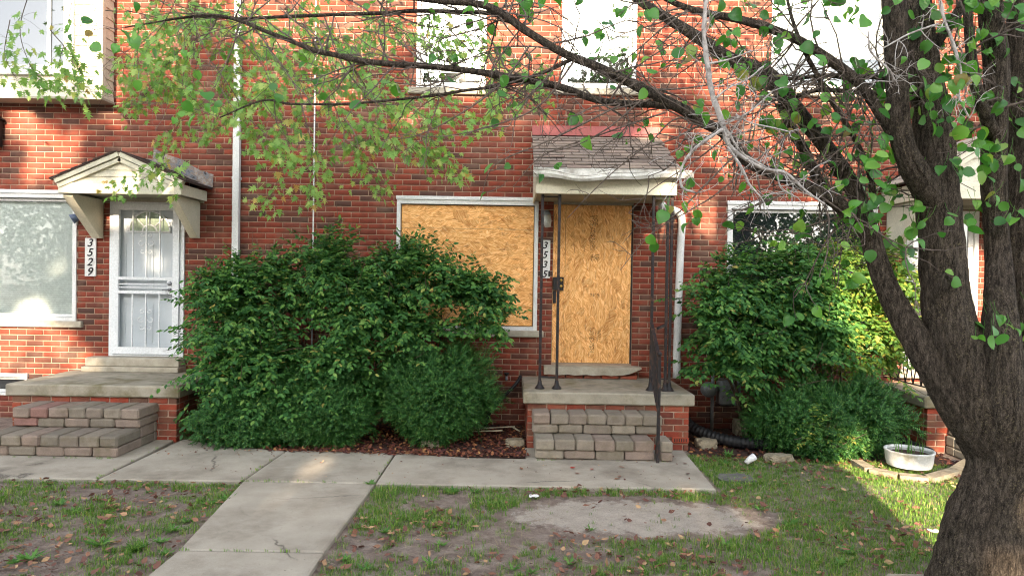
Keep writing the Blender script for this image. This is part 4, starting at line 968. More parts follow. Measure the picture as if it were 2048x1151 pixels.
# ------------------------------------------------------------------ broadleaf shrubs: arching sprays of paired leaves on lobed mounds
def shrub(name, label, base, lobes, n_spray, leaf, mat, stems, group, n_ind=300, droop=.55, inner=.3):
    e = empty(name, tuple(base)); tag(e, label, 'shrub', group)
    L = np.array(lobes); w = L[:, 3] * L[:, 5] * (L[:, 4] + .3); w /= w.sum()
    nb = max(6, n_spray // 11); bl = rng.choice(len(L), nb, p=w); bd = rnd_dir(nb)          # boughs: tiers of sprays with gaps between
    bd[:, 1] = np.where((bd[:, 1] > 0) & (rng.random(nb) < .75), -bd[:, 1], bd[:, 1]); bd[:, 2] = np.where((bd[:, 2] < -.35) & (rng.random(nb) < .5), -bd[:, 2], bd[:, 2])
    brd = np.where(rng.random(nb) < inner, rng.uniform(.5, .85, nb), rng.uniform(.86, 1.08, nb)); bc = L[bl, :3] + bd * L[bl, 3:6] * brd[:, None]
    bi = rng.integers(0, nb, n_spray); li = bl[bi]; rad = brd[bi]; off = rng.normal(size=(n_spray, 3)) * np.array((.14, .11, .036)); hz = unit(bd[bi] * np.array((1, 1, 0)) + 1e-6)
    along = (off * hz).sum(1); off[:, 2] -= .45 * np.maximum(along, -.05); d = unit(bd[bi] + off * 3.0); tip = bc[bi] + off
    up_ = (bd[bi][:, 2] > .6) & (rng.random(n_spray) < .25); tip[:, 2] += np.where(up_, rng.uniform(.04, .2, n_spray), 0)
    ok = np.ones(n_spray, bool)
    for j, q in enumerate(L):                                    # drop sprays buried in another lobe
        inside = (((tip - q[:3]) / q[3:6]) ** 2).sum(1) < .45; ok &= ~(inside & (li != j) & (rng.random(n_spray) < .8))
    ok &= (tip[:, 2] > .12) & (tip[:, 1] < -.03); tip, d, rad = tip[ok], d[ok], rad[ok]; n = len(tip)
    out = unit(d * np.array((1, 1, .35 + .0)) + np.array((0, -.25, .1)) + np.array((0, 0, .9)) * (d[:, 2:3] > .45) + rng.normal(size=(n, 3)) * .28)
    ln = rng.uniform(.16, .32, n); K = 6
    pos, dr, nm, scl, key = [], [], [], [], []
    for i in range(K):
        t = i / (K - 1); c = tip + out * (ln * (t - 1.0))[:, None] + np.array((0, 0, -1)) * (ln * droop * t * t * .5)[:, None]
        tan = unit(out + np.array((0, 0, -1)) * droop * t); side = unit(np.cross(tan, UP))
        for s in (-1, 1):
            if i == K - 1 and s == 1: dd = tan
            else: dd = unit(tan * .55 + side * s * .8 + np.array((0, 0, -.32)) + rng.normal(size=(n, 3)) * .18)
            pos.append(c + rng.normal(size=(n, 3)) * .006); dr.append(dd); nm.append(unit(UP + np.array((0, -.45, 0)) + rng.normal(size=(n, 3)) * .35))
            scl.append(leaf * rng.uniform(.62, 1.15, n) * (1 - .25 * abs(t - .6))); key.append(rad + rng.uniform(0, .05, n))
    pos, dr, nm, scl, key = map(np.concatenate, (pos, dr, nm, scl, key)); fr = frames(dr, nm)
    m = pos[:, 1] < -.015; pos, fr, scl, key = pos[m], fr[m], scl[m], key[m]
    px = to_px(pos); vis = (px[:, 0] > 4) & (px[:, 0] < 2044) & (px[:, 1] > 4)
    score = np.where(vis, key - .25 * pos[:, 1] + .9 * np.abs(fr[:, 1, 2]), -9)
    ind = pick_individuals(pos, score, n_ind)
    tm = template_mesh('leaf', SHRUB_V, SHRUB_F, mat)
    st = [] 
    for (x, y, z, r0) in stems:
        tgt = np.array((x, y, z)); b0 = np.array(base) + np.array((rng.uniform(-.12, .12) + (x - base[0]) * .25, rng.uniform(-.08, .08), 0))
        pts = smooth_path([b0, b0 + (tgt - b0) * .35 + rng.normal(size=3) * .04, b0 + (tgt - b0) * .7 + rng.normal(size=3) * .05, tgt], 4)
        sb = MB(); sb.tube(pts, np.linspace(r0, r0 * .35, len(pts)), 6)
        for _ in range(7):
            k = rng.integers(len(pts) // 3, len(pts) - 1); q = pts[k]; dirr = unit(rng.normal(size=3) + np.array((0, -.3, .5))) * rng.uniform(.2, .45)
            sb.tube(smooth_path([q, q + dirr * .5 + rng.normal(size=3) * .02, q + dirr], 3), np.linspace(r0 * .4, r0 * .15, 7), 4)
        sb.build('stem', MAT['bark_shrub'], e, True)
    bt = MB()                                                     # bare and dead twig ends poking out of the leaves
    for _ in range(max(6, n_spray // 45)):
        k = rng.integers(0, n); q = tip[k]; dd = unit(d[k] * np.array((1, 1, .6)) + np.array((0, -.1, .5)) + rng.normal(size=3) * .3)
        bt.tube(smooth_path([q - dd * .25, q + rng.normal(size=3) * .01, q + dd * rng.uniform(.06, .2)], 3), np.linspace(.0045, .0014, 7), 4, 0, False)
    bt.build('bare_twigs', MAT['bark_shrub'], e)['kind'] = 'stuff'
    f = link('foliage', scatter('foliage', SHRUB_V, SHRUB_F, pos[~ind], fr[~ind], scl[~ind], mat), e); f['kind'] = 'stuff'
    leaf_objects('leaf', [tm], pos[ind], fr[ind], scl[ind], e)
    return e
def lob(px0, px1, py0, py1, Y, dy):                              # lobe from its outline in the picture at depth Y
    a, b = P(px0, py1, Y), P(px1, py0, Y); return ((a[0] + b[0]) / 2, Y, (a[2] + b[2]) / 2, (b[0] - a[0]) / 2, dy, (b[2] - a[2]) / 2)
SH = MAT['leaf_shrub']; BUSH = 'broadleaf shrubs along the wall'
shrub('burning_bush', 'broad dark green shrub hiding the square downspout', (-2.6, -.55, 0),
      [lob(400, 640, 490, 740, -.66, .5), lob(560, 790, 475, 690, -.6, .48), lob(372, 560, 545, 760, -.75, .5), lob(640, 810, 545, 700, -.85, .42), lob(430, 640, 660, 800, -1.0, .36), lob(380, 500, 680, 850, -1.08, .3), lob(600, 760, 650, 815, -1.05, .3), lob(470, 660, 740, 850, -1.12, .24)],
      2900, .076, SH, [(-3.0, -.6, 1.6, .02), (-2.6, -.6, 1.8, .022), (-2.2, -.5, 1.8, .02), (-1.9, -.6, 1.5, .018), (-1.7, -.7, 1.2, .016), (-3.2, -.7, 1.2, .016)], BUSH)
shrub('burning_bush', 'dark green shrub spreading in front of the boarded window', (-1.0, -.5, 0),
      [lob(730, 930, 485, 650, -.62, .45), lob(860, 1015, 530, 660, -.72, .42), lob(930, 1030, 590, 680, -.8, .3), lob(780, 900, 600, 700, -.85, .3)],
      1150, .076, SH, [(-1.2, -.55, 1.7, .02), (-.8, -.6, 1.6, .02), (-.4, -.65, 1.4, .018), (-.9, -.6, 1.1, .016)], BUSH)
shrub('burning_bush', 'dark green shrub between the white downspout and dark picture window', (2.75, -.5, 0),
      [lob(1385, 1570, 490, 740, -.7, .5), lob(1350, 1490, 540, 730, -.75, .45), lob(1480, 1670, 480, 720, -.6, .48), lob(1400, 1570, 640, 790, -.9, .36), lob(1540, 1690, 560, 760, -.7, .42)],
      2300, .076, SH, [(2.5, -.6, 1.6, .02), (2.9, -.6, 1.7, .02), (2.3, -.6, 1.3, .018), (3.2, -.5, 1.5, .018)], BUSH)
shrub('sunlit_shrub', 'loose yellow-green shrub with bare stems catching the sun beside the railing', (3.75, -.5, 0),
      [lob(1600, 1790, 470, 640, -.5, .42), lob(1690, 1855, 490, 690, -.55, .42), lob(1640, 1850, 590, 770, -.6, .38)],
      1050, .072, MAT['leaf_gold'], [(3.4, -.5, 1.6, .016), (3.7, -.5, 1.7, .016), (4.0, -.55, 1.5, .015), (4.2, -.5, 1.3, .014), (3.9, -.6, 1.1, .014), (3.5, -.6, 1.2, .014), (3.3, -.5, 1.3, .014)], BUSH, inner=.4)

# ------------------------------------------------------------------ yews: dense shoots of needles
def _shoot():
    v, f = [], []
    for i in range(15):
        t = i / 14; a = i * 2.4; x = t * .75; l = .34 * (1 - .45 * t); d = np.array((.55, math.cos(a) * .8, math.sin(a) * .8)); d /= np.linalg.norm(d)
        s = np.cross(d, (1, 0, 0)); s = s / np.linalg.norm(s) * .045; b = np.array((x, 0, 0)); n = len(v)
        v += [b - s, b + s, b + d * l]; f.append((n, n + 1, n + 2))
    return np.array(v), np.array(f)
YV, YF = _shoot()
def yew(label, base, lobes, n, mat, size=.115, group='clipped yews in the beds'):
    e = empty('yew_bush', tuple(base)); tag(e, label, 'shrub', group)
    L = np.array(lobes); w = L[:, 3] * L[:, 5]; w /= w.sum(); nb = n // 36; li = rng.choice(len(L), nb, p=w); d = rnd_dir(nb)
    d[:, 1] = np.where((d[:, 1] > .2) & (rng.random(nb) < .75), -d[:, 1], d[:, 1])
    lump = 1 + .12 * np.sin(d[:, 0] * 7 + 1.7 * li) * np.sin(d[:, 2] * 8 + 2 * li) + .09 * np.sin(d[:, 1] * 13 + d[:, 0] * 12)
    rad = np.where(rng.random(nb) < .3, rng.uniform(.6, .9, nb), rng.uniform(.86, 1.1, nb)) * lump
    bc = L[li, :3] + d * L[li, 3:6] * rad[:, None]; bi = rng.integers(0, nb, n); off = rng.normal(size=(n, 3)) * .048
    pos = bc[bi] + off; dr = unit(d[bi] * .8 + off * 14 + np.array((0, 0, .3)) + rng.normal(size=(n, 3)) * .3)
    ok = (pos[:, 2] > .03) & (pos[:, 1] < -.03); pos, dr = pos[ok], dr[ok]; fr = frames(dr, rnd_dir(len(dr)))
    f = link('needles', scatter('needles', YV, YF, pos, fr, size * rng.uniform(.6, 1.2, len(pos)), mat), e); f['kind'] = 'stuff'
    for q in lobes[:4]:
        c = np.array(q[:3]); b0 = np.array(base)
        for _ in range(3):
            tg = c + rnd_dir(1)[0] * np.array(q[3:6]) * .75; b1 = b0 + rng.normal(size=3) * np.array((.07, .05, 0))
            MB().tube(smooth_path([b1, (b1 + tg) / 2 + rng.normal(size=3) * .04, tg], 4), np.linspace(.018, .006, 9), 5).build('stem', MAT['bark_shrub'], e, True)
    return e
yew('spreading dark yew under the broad shrub at sidewalk edge', (-2.4, -.9, 0), [lob(430, 580, 760, 880, -.98, .32), lob(520, 680, 740, 870, -.95, .34), lob(600, 745, 730, 865, -.9, .36), lob(400, 480, 820, 905, -1.22, .22), lob(470, 560, 830, 895, -1.2, .2), lob(620, 735, 790, 875, -1.1, .24), lob(540, 640, 800, 885, -1.12, .22)], 15000, MAT['leaf_yew'])
yew('round clipped yew below the boarded window', (-.95, -.75, 0), [lob(765, 985, 695, 850, -.8, .42), lob(790, 960, 720, 870, -.95, .34), lob(840, 900, 820, 890, -1.0, .16)], 10500, MAT['leaf_yew'])
yew('low spreading yew beside the corrugated drain pipe', (3.15, -.9, 0), [lob(1500, 1700, 775, 900, -.95, .42), lob(1620, 1790, 770, 890, -1.0, .4), lob(1580, 1720, 830, 920, -1.2, .28)], 11500, MAT['leaf_yew'])
shrub('seedling', 'yellow-green seedling growing out of the low yew', (3.2, -1.45, 0), [lob(1605, 1680, 830, 905, -1.45, .14)], 60, .045, MAT['leaf_gold'], [(3.2, -1.4, .3, .008)], BUSH, n_ind=0)

def vnoise(x, y, s, seed):
    r = np.random.default_rng(seed); g_ = r.random((64, 64)); u, v = x * s + 31, y * s + 31; i, j = np.floor(u).astype(int), np.floor(v).astype(int); fu, fv = u - i, v - j; fu, fv = fu * fu * (3 - 2 * fu), fv * fv * (3 - 2 * fv); i %= 64; j %= 64; k, l = (i + 1) % 64, (j + 1) % 64
    return (g_[i, j] * (1 - fu) + g_[k, j] * fu) * (1 - fv) + (g_[i, l] * (1 - fu) + g_[k, l] * fu) * fv
# aimed sun patches: leaves of the tree crowns are cut away along these shafts
SPOTS = [(P(a, b_), r) for a, b_, r in [(35, 218, .10), (45, 240, .10), (210, 235, .07), (85, 265, .05), (155, 275, .05), (110, 330, .07), (70, 322, .08), (130, 335, .06), (60, 362, .07), (145, 320, .05),
         (270, 20, .12), (250, 45, .10), (290, 75, .10), (330, 95, .08), (520, 20, .10), (560, 70, .10), (535, 90, .08), (640, 20, .10), (700, 55, .14), (770, 75, .08), (640, 190, .07), (690, 190, .07), (660, 130, .06), (610, 20, .1),
         (880, 60, .30), (930, 110, .34), (955, 150, .22), (990, 40, .22), (1010, 80, .2), (1060, 100, .10), (1150, 50, .2), (1240, 30, .15), (1280, 70, .08), (820, 245, .05),
         (1320, 247, .08), (1300, 275, .06), (1425, 300, .10), (1440, 312, .07), (1402, 400, .08), (1406, 418, .08), (1415, 440, .07), (1462, 340, .07), (1500, 190, .10), (1470, 165, .09), (1600, 330, .10), (1620, 300, .08), (1660, 320, .08), (1530, 270, .08), (1700, 60, .3), (1660, 120, .3), (1730, 150, .3), (1890, 110, .15), (1900, 200, .1),
         (30, 665, .22), (80, 655, .2), (110, 690, .2), (40, 715, .22), (150, 715, .16), (190, 738, .16), (10, 690, .2), (110, 735, .18), (40, 450, .0), (110, 520, .01), (50, 590, .0), (300, 520, .05), (310, 440, .07),
         (1345, 640, .05), (1350, 430, .05), (1420, 460, .05), (1960, 540, .2), (1960, 600, .2), (1850, 735, .25), (1820, 760, .2)]]
SPOTS += [(P(a, b_, -.7), r) for a, b_, r in [(1680, 600, .18), (1720, 560, .16), (1800, 570, .2), (1770, 640, .2), (1830, 620, .2), (1640, 640, .12), (1720, 700, .14), (1700, 510, .12)]]
SPOTS += [(np.array((3.18 + .022 * k, -4.5 + .3 * k, 0.)), .22) for k in range(0, 12)]
SPOTS += [(P(1345, 375, -1.0), .05), (P(1310, 380, -1.0), .03), (P(200, 375, -.63), .05), (P(150, 380, -.63), .05), (P(325, 365, -.63), .07), (P(260, 345, -.63), .04), (P(170, 60, -.2), .14), (P(180, 130, -.2), .14), (P(110, 100, -.2), .12), (P(140, 30, -.2), .12)]
SPOTS += [(G(a, b_), r) for a, b_, r in [(1640, 900, .13), (1660, 915, .12), (1690, 940, .12), (1720, 965, .13), (1755, 1000, .14), (1790, 1030, .15), (1820, 1060, .15), (1850, 1085, .15), (1880, 1110, .15), (1900, 1140, .14), (1890, 930, .1), (1900, 955, .1), (1870, 960, .07),
         (1450, 1005, .12), (1410, 1010, .09), (1480, 1030, .07), (620, 935, .05), (600, 985, .06), (590, 1000, .05), (1280, 985, .05), (1130, 965, .03), (1880, 900, .12), (1905, 860, .12), (1870, 880, .1)]]
def in_gap(pos, m=.08):
    k = np.zeros(len(pos), bool)
    for p, rr in SPOTS:
        v = pos - p; t = v @ SUN; k |= (np.linalg.norm(v - t[:, None] * SUN, axis=1) < rr + m) & (t > .3)
    return k
# ------------------------------------------------------------------ pear tree (multi-stemmed, on the lawn)
pear = empty('pear_tree', (2.66, -4.45, 0)); tag(pear, 'multi-stemmed pear tree with dark bark and rounded glossy leaves', 'tree')
YT = -4.45
def limb(name, pts, parent, mat, n=10, jit=.03, sub=5, label=None):
    """pts: (px, py, Y, half width in pixels)"""
    w = [np.r_[P(a, b, Y), hw * (.88 if n < 16 else .93) / PXM(Y)] for a, b, Y, hw in pts]; q = smooth_path(w, sub)
    if n >= 16:                                                   # thick stems: furrowed bark as geometry
        d = np.r_[0, np.cumsum(np.linalg.norm(np.diff(q[:, :3], axis=0), axis=1))]; m = int(d[-1] / .028); u = np.linspace(0, d[-1], m); qq = np.stack([np.interp(u, d, q[:, k]) for k in range(4)], 1); NS = 112
        b = MB(); b.tube(qq[:, :3], qq[:, 3], NS, 0, False); V = np.array(b.v).reshape(m, NS, 3); A_ = np.tile(np.arange(NS) / NS * 64, (m, 1)); S_ = np.tile(u[:, None], (1, NS))
        seed = int(abs(q[0, 0]) * 1000) % 97; w1 = vnoise(A_ * .5 + 6 * vnoise(A_ * .25, S_ * 3, 1, seed), S_ * 9, 1, seed + 1); w2 = vnoise(A_, S_ * 22, 1, seed + 2); w3 = vnoise(A_ * .125, S_ * 2.2, 1, seed + 3)
        k = (w1 - .5) * .13 + (w2 - .5) * .08 + (w3 - .5) * .12; V = qq[:, None, :3] + (V - qq[:, None, :3]) * (1 + k)[:, :, None]
        b.v = [tuple(x) for x in V.reshape(-1, 3)]
    else: b = MB(); b.tube(q[:, :3], np.maximum(q[:, 3], .0015), n, jit)
    o = b.build(name, mat, parent, True)
    if label: o['label'] = label
    return q
LIMBS = []
def lm(name, pts, **k):
    q = limb(name, pts, pear, k.pop('mat', MAT['bark']), **k); LIMBS.append(q); return q
tb = G(1950, 1212)
YT = float(tb[1])
lm('trunk', [(1944, 1235, YT, 125), (1950, 1205, YT, 108), (1955, 1150, YT, 90), (1976, 1050, YT, 84), (2010, 950, YT, 80), (2024, 880, YT, 92), (2022, 820, YT, 80)], n=30, jit=.035)
lm('stem', [(2012, 930, YT, 62), (1975, 870, YT, 58), (1915, 797, YT, 47), (1868, 728, YT + .02, 37), (1822, 660, YT + .05, 28), (1780, 588, YT + .08, 24), (1752, 515, YT + .1, 21), (1737, 455, YT + .12, 20)], n=20, jit=.035)
lm('stem', [(2020, 900, YT, 62), (1975, 850, YT - .02, 56), (1938, 775, YT - .02, 52), (1910, 680, YT - .02, 48), (1892, 590, YT, 45), (1883, 504, YT, 42), (1874, 400, YT, 42), (1868, 330, YT, 42), (1866, 256, YT, 38), (1850, 153, YT + .02, 33), (1840, 50, YT + .04, 26), (1830, -80, YT + .1, 22), (1815, -260, YT + .2, 15)], n=22, jit=.035)
lm('stem', [(1868, 400, YT - .04, 30), (1825, 335, YT - .1, 25), (1800, 262, YT - .13, 21), (1793, 153, YT - .15, 22), (1788, 0, YT - .18, 24), (1775, -150, YT - .2, 18), (1750, -330, YT - .2, 11)], n=18, jit=.03)
lm('stem', [(2015, 930, YT, 60), (2008, 850, YT - .1, 46), (2003, 760, YT - .12, 40), (2003, 680, YT - .1, 36), (1999, 590, YT - .06, 28), (1995, 500, YT, 24), (1988, 380, YT, 24), (1990, 250, YT, 24), (1993, 130, YT, 24), (1978, 0, YT, 22), (1965, -160, YT, 16)], n=18, jit=.03, label='greyer upright stem')
lm('stem', [(2030, 950, YT + .05, 60), (2058, 850, YT + .08, 50), (2055, 700, YT + .1, 40), (2046, 500, YT + .1, 31), (2046, 300, YT + .1, 28), (2041, 100, YT + .1, 26), (2036, -100, YT + .1, 20)], n=16, jit=.03)
lm('limb', [(1740, 470, YT + .12, 20), (1720, 405, YT + .15, 19), (1680, 333, YT + .2, 18), (1614, 246, YT + .28, 17), (1568, 189, YT + .32, 18), (1532, 148, YT + .36, 18), (1460, 118, YT + .42, 15), (1399, 77, YT + .48, 13), (1333, 36, YT + .55, 11), (1276, 0, YT + .6, 9), (1190, -60, YT + .7, 6)], n=14)
lm('limb', [(1742, 475, YT + .1, 17), (1692, 420, YT + .06, 15), (1630, 381, YT + .02, 14), (1563, 353, YT + .0, 13), (1501, 327, YT, 12.5), (1470, 292, YT, 12), (1445, 264, YT, 12), (1409, 246, YT, 12), (1358, 215, YT, 12), (1286, 179, YT + .02, 11), (1205, 138, YT + .05, 10), (1128, 107, YT + .08, 9), (1051, 61, YT + .1, 9), (1008, 30, YT + .12, 9), (960, 9, YT + .14, 8), (880, 2, YT + .18, 7), (790, -8, YT + .2, 5)], n=12)
lm('limb', [(1692, 430, YT + .3, 12), (1655, 389, YT + .3, 12), (1634, 353, YT + .32, 11), (1609, 302, YT + .33, 11), (1585, 262, YT + .34, 11), (1560, 205, YT + .36, 10)], n=10)
lm('limb', [(1797, 285, YT - .12, 13), (1757, 222, YT - .1, 12), (1716, 164, YT - .1, 12), (1640, 107, YT - .08, 11), (1578, 72, YT - .05, 10), (1486, 41, YT, 9), (1409, 26, YT + .05, 8), (1358, 10, YT + .1, 7), (1290, -25, YT + .1, 5)], n=12)
lm('limb', [(1345, 209, YT + .01, 9), (1246, 207, YT + .05, 8), (1184, 197, YT + .08, 8), (1138, 179, YT + .1, 8), (1077, 164, YT + .13, 8), (1000, 151, YT + .17, 8), (949, 143, YT + .2, 7.5), (862, 133, YT + .25, 7), (793, 129, YT + .3, 7), (723, 122, YT + .33, 6.5), (675, 111, YT + .36, 6), (629, 101, YT + .4, 6), (584, 83, YT + .42, 5), (532, 63, YT + .45, 4.5), (480, 42, YT + .5, 4), (420, 30, YT + .55, 3), (330, 40, YT + .6, 2)], n=9)
lm('limb', [(1060, 66, YT + .1, 6), (1000, 30, YT + .2, 5.5), (905, 24, YT + .3, 5), (828, 22, YT + .35, 5), (775, 26, YT + .4, 4.5), (688, 29, YT + .45, 4), (584, 33, YT + .5, 4), (480, 37, YT + .55, 3), (380, 35, YT + .6, 2.2), (250, 55, YT + .6, 1.6)], n=8)
lm('limb', [(1150, 116, YT + .08, 4.5), (1080, 148, YT + .1, 4), (1000, 171, YT + .15, 4), (932, 181, YT + .2, 3.5), (862, 192, YT + .25, 3.2), (775, 201, YT + .3, 3), (688, 208, YT + .35, 3), (584, 208, YT + .4, 2.6), (525, 201, YT + .45, 2.2), (440, 235, YT + .5, 1.6)], n=7)
lm('limb', [(1782, 160, YT - .13, 7), (1760, 155, YT, 6), (1700, 153, YT + .1, 5.5), (1648, 151, YT + .15, 5), (1570, 158, YT + .2, 4), (1500, 150, YT + .25, 3)], n=8)
lm('limb', [(1785, 200, YT - .12, 7), (1760, 188, YT, 6), (1700, 183, YT + .1, 5.5), (1633, 181, YT + .15, 5), (1560, 205, YT + .2, 3.5)], n=8)
lm('limb', [(1748, 410, YT + .14, 8), (1742, 358, YT + .1, 7), (1732, 327, YT + .08, 7), (1706, 271, YT + .05, 6), (1665, 205, YT, 6), (1631, 144, YT - .02, 5.5), (1606, 96, YT - .04, 5), (1585, 40, YT, 4), (1570, -20, YT, 3)], n=8)
lm('limb', [(1988, 270, YT - .05, 14), (1965, 215, YT - .1, 13), (1948, 153, YT - .12, 12), (1938, 60, YT - .15, 10), (1930, -60, YT - .15, 8)], n=10)
lm('limb', [(1850, 120, YT, 14), (1905, 40, YT - .05, 11), (1960, -40, YT - .1, 9)], n=10)
q = P(1858, 566, YT); b = MB(); R_ = 8 / PXM(YT)
b.tube([q + np.array((math.cos(a) * R_ * 1.0, -.135 - .004 * math.cos(2 * a), math.sin(a) * R_ * 2.0)) for a in np.linspace(0, 2 * math.pi, 20)], .009, 6); b.build('knot', MAT['bark'], pear, True)
# pale dead branch hanging in front
YD = YT - .35; DEAD = []
for i, pts in enumerate([[(1411, -60, 8), (1409, 0, 7.5), (1404, 61, 7.5), (1417, 123, 7.5), (1427, 195, 7), (1445, 256, 7), (1461, 292, 6.5), (1491, 317, 5.5), (1532, 338, 5), (1573, 348, 4.5), (1614, 379, 4), (1650, 409, 3)],
          [(1445, 256, 5), (1410, 282, 4.5), (1379, 302, 5), (1360, 333, 4), (1362, 374, 3.5), (1394, 384, 3)], [(1448, 250, 4), (1480, 235, 3.5), (1512, 215, 3), (1542, 180, 2)], [(1450, 262, 4), (1480, 300, 3.5), (1510, 325, 3.5), (1555, 345, 3)],
          [(1457, 292, 4), (1480, 335, 3.5), (1500, 365, 3), (1520, 395, 2)], [(1428, 200, 3), (1455, 180, 2.5), (1490, 160, 2), (1530, 130, 1.5)], [(1420, 130, 3), (1460, 120, 2.4), (1500, 100, 2)], [(1550, 342, 3), (1560, 375, 2.5), (1590, 390, 2)], [(1470, 230, 2.6), (1500, 245, 2.4), (1540, 255, 2.4), (1580, 262, 2)],
          [(1880, 0, 5), (1890, 45, 5), (1915, 110, 4.5), (1925, 160, 4), (1915, 185, 3.5), (1940, 235, 3)], [(1770, 95, 2), (1820, 70, 2.4), (1880, 50, 2.8)], [(1740, 60, 3), (1745, 100, 3), (1780, 140, 2.6), (1790, 165, 2)]]):
    YY = YD if i < 9 else YT - .35
    q = limb('dead_branch', [(a + rng.uniform(-4, 4), b_ + rng.uniform(-4, 4), YY - .02 * (i % 3), hw * rng.uniform(.6, .92)) for a, b_, hw in pts], pear, MAT['pale_wood'], n=8, jit=.28, label='pale flaking dead branch')
    DEAD += [q[j] for j in range(1, len(q), 2)]
# twigs
tw = MB(); tips = []
def grow(p, d, L, r, depth):
    n = 5; pts = [p]; dd = d
    for i in range(n):
        dd = unit(dd + rng.normal(size=3) * .17 + np.array((0, 0, -.02))); pts.append(pts[-1] + dd * L / n)
    pts = np.array(pts); tw.tube(pts, np.linspace(r, max(r * .45, .0011), n + 1), 4 if r < .004 else 5, 0, False)
    tips.append((pts[-1], dd))
    if depth > 0:
        for k in range(rng.integers(2, 5)):
            i = rng.integers(1, n + 1); s = unit(rng.normal(size=3) * np.array((1, .7, 1))); grow(pts[i], unit(dd * .6 + s * .8), L * rng.uniform(.35, .65), r * .6, depth - 1)
for li, q in enumerate(LIMBS):
    if li < 6: cand = [i for i in range(len(q)) if q[i, 2] > 3.0]
    else: cand = list(range(2, len(q)))
    k = int(len(cand) * (.4 if li < 6 else .6))
    for i in rng.choice(cand, min(k, len(cand)), replace=False) if cand else []:
        d = unit(rng.normal(size=3) * np.array((1, .5, 1)) + np.array((-.45, .1, .1))); grow(q[i, :3], d, rng.uniform(.22, .6), min(.006, q[i, 3] * .5), 2 if rng.random() < .6 else 1)
for pts in [[(1440, 262), (1357, 236), (1300, 285), (1232, 339), (1179, 389), (1135, 436)], [(1530, 190), (1440, 282), (1370, 335), (1304, 379), (1257, 426)], [(1330, 225), (1260, 248), (1191, 273), (1085, 311), (1026, 373)],
            [(1590, 260), (1500, 330), (1430, 390), (1380, 420), (1300, 470), (1240, 540)], [(1060, 90), (1000, 170), (900, 240), (820, 275), (780, 272)], [(1150, 120), (1080, 210), (990, 250), (890, 272), (800, 268)],
            [(1480, 300), (1400, 380), (1350, 430), (1290, 455), (1262, 440)], [(1240, 210), (1100, 280), (990, 330), (960, 400)], [(1300, 185), (1210, 260), (1120, 300), (1000, 300)]]:
    w = [P(a, b_, YT - .05 + .25 * j / len(pts)) for j, (a, b_) in enumerate(pts)]; s = smooth_path(w, 5); tw.tube(s, np.linspace(.0058, .0018, len(s)), 5, .1)
    for i in range(2, len(s), 3):
        if rng.random() < .8: grow(s[i], unit(rng.normal(size=3) * np.array((1, .4, 1))), rng.uniform(.08, .25), .0022, 1)
o = tw.build('twigs', MAT['twig'], pear); o['kind'] = 'stuff'; n_tips = len(tips)
tw = MB()
for q in DEAD:
    for _ in range(2):
        if rng.random() < .75: grow(q[:3], unit(rng.normal(size=3) * np.array((1, .5, 1))), rng.uniform(.05, .2), .0026, 1 if rng.random() < .6 else 0)
o = tw.build('dead_twigs', MAT['pale_wood'], pear); o['kind'] = 'stuff'; tips = tips[:n_tips]
# leaves: clusters seen in the picture, then leaves at twig tips
CL = [(1292, 194, 1), (1394, 215, 1), (1287, 256, 3), (1205, 92, 6), (1051, 41, 2), (1148, 97, 2), (1338, 10, 1), (1425, 56, 2), (1476, 102, 2), (1604, 97, 1), (1568, 54, 1), (1624, 41, 1), (1645, 10, 2), (1716, 51, 2), (1757, 61, 2), (1476, 159, 1),
      (1466, 210, 2), (1522, 184, 3), (1573, 200, 2), (1563, 246, 5), (1583, 276, 3), (1558, 302, 1), (1450, 317, 1), (1558, 363, 1), (1650, 200, 1), (1665, 235, 2), (1660, 276, 1), (1675, 297, 1), (1788, 179, 2), (1890, 56, 6), (1931, 31, 4), (1972, 10, 4), (1890, 138, 2), (1906, 174, 3), (1947, 179, 2),
      (1896, 215, 8), (1860, 261, 2), (1911, 266, 4), (1962, 225, 2), (1998, 189, 4), (2029, 256, 4), (2013, 66, 4), (1972, 286, 5), (2003, 302, 5), (1916, 343, 4), (1957, 348, 4), (2039, 343, 4), (1716, 353, 3), (1752, 327, 4), (1737, 286, 2), (1798, 399, 2),
      (1775, 425, 3), (1814, 425, 3), (1826, 455, 1), (1896, 452, 1), (1918, 443, 1), (1963, 425, 5), (1994, 453, 4), (1769, 480, 2), (1820, 510, 2), (1860, 468, 2), (1738, 431, 1), (1744, 334, 3), (1963, 632, 2), (1982, 647, 2), (2024, 635, 2), (1957, 681, 2), (2000, 681, 2), (2030, 687, 2),
      (1322, 417, 1), (1344, 426, 2), (1369, 451, 4), (140, 65, 1), (180, 50, 1), (255, 85, 2), (260, 60, 2), (400, 215, 2), (430, 200, 2), (350, 250, 1), (370, 240, 1), (876, 164, 1), (907, 175, 1), (1049, 37, 2), (1083, 15, 2), (1220, 83, 2), (1093, 151, 3), (1056, 178, 2), (866, 25, 2), (951, 37, 2),
      (1310, 60, 3), (1250, 130, 3), (1000, 90, 2), (1380, 130, 2), (1700, 130, 3), (1690, 20, 4), (1500, 20, 4), (1430, 0, 4), (1850, 10, 5), (2000, 110, 5), (2030, 20, 5), (1940, 100, 4), (2035, 160, 4)]
pos, dr = [], []
for (a, b_, n) in CL:
    n = n + (rng.integers(1, 4) if a > 1700 else rng.integers(0, 2))
    Yc = YT + rng.uniform(-.35, .1) if a > 1250 else YT + rng.uniform(0, .5)
    c = P(a, b_, Yc); st = c + np.array((rng.uniform(-.03, .03), .0, .09))
    for j in range(n):
        q = c + rng.normal(size=3) * np.array((.05, .06, .045)) * (n > 1) + np.array((0, 0, .04)); pos.append(q); dr.append(unit(np.array((rng.normal() * .5, rng.normal() * .35 - .15, -1 + rng.uniform(0, .8)))))
        tw2 = MB()
vis_n = len(pos)
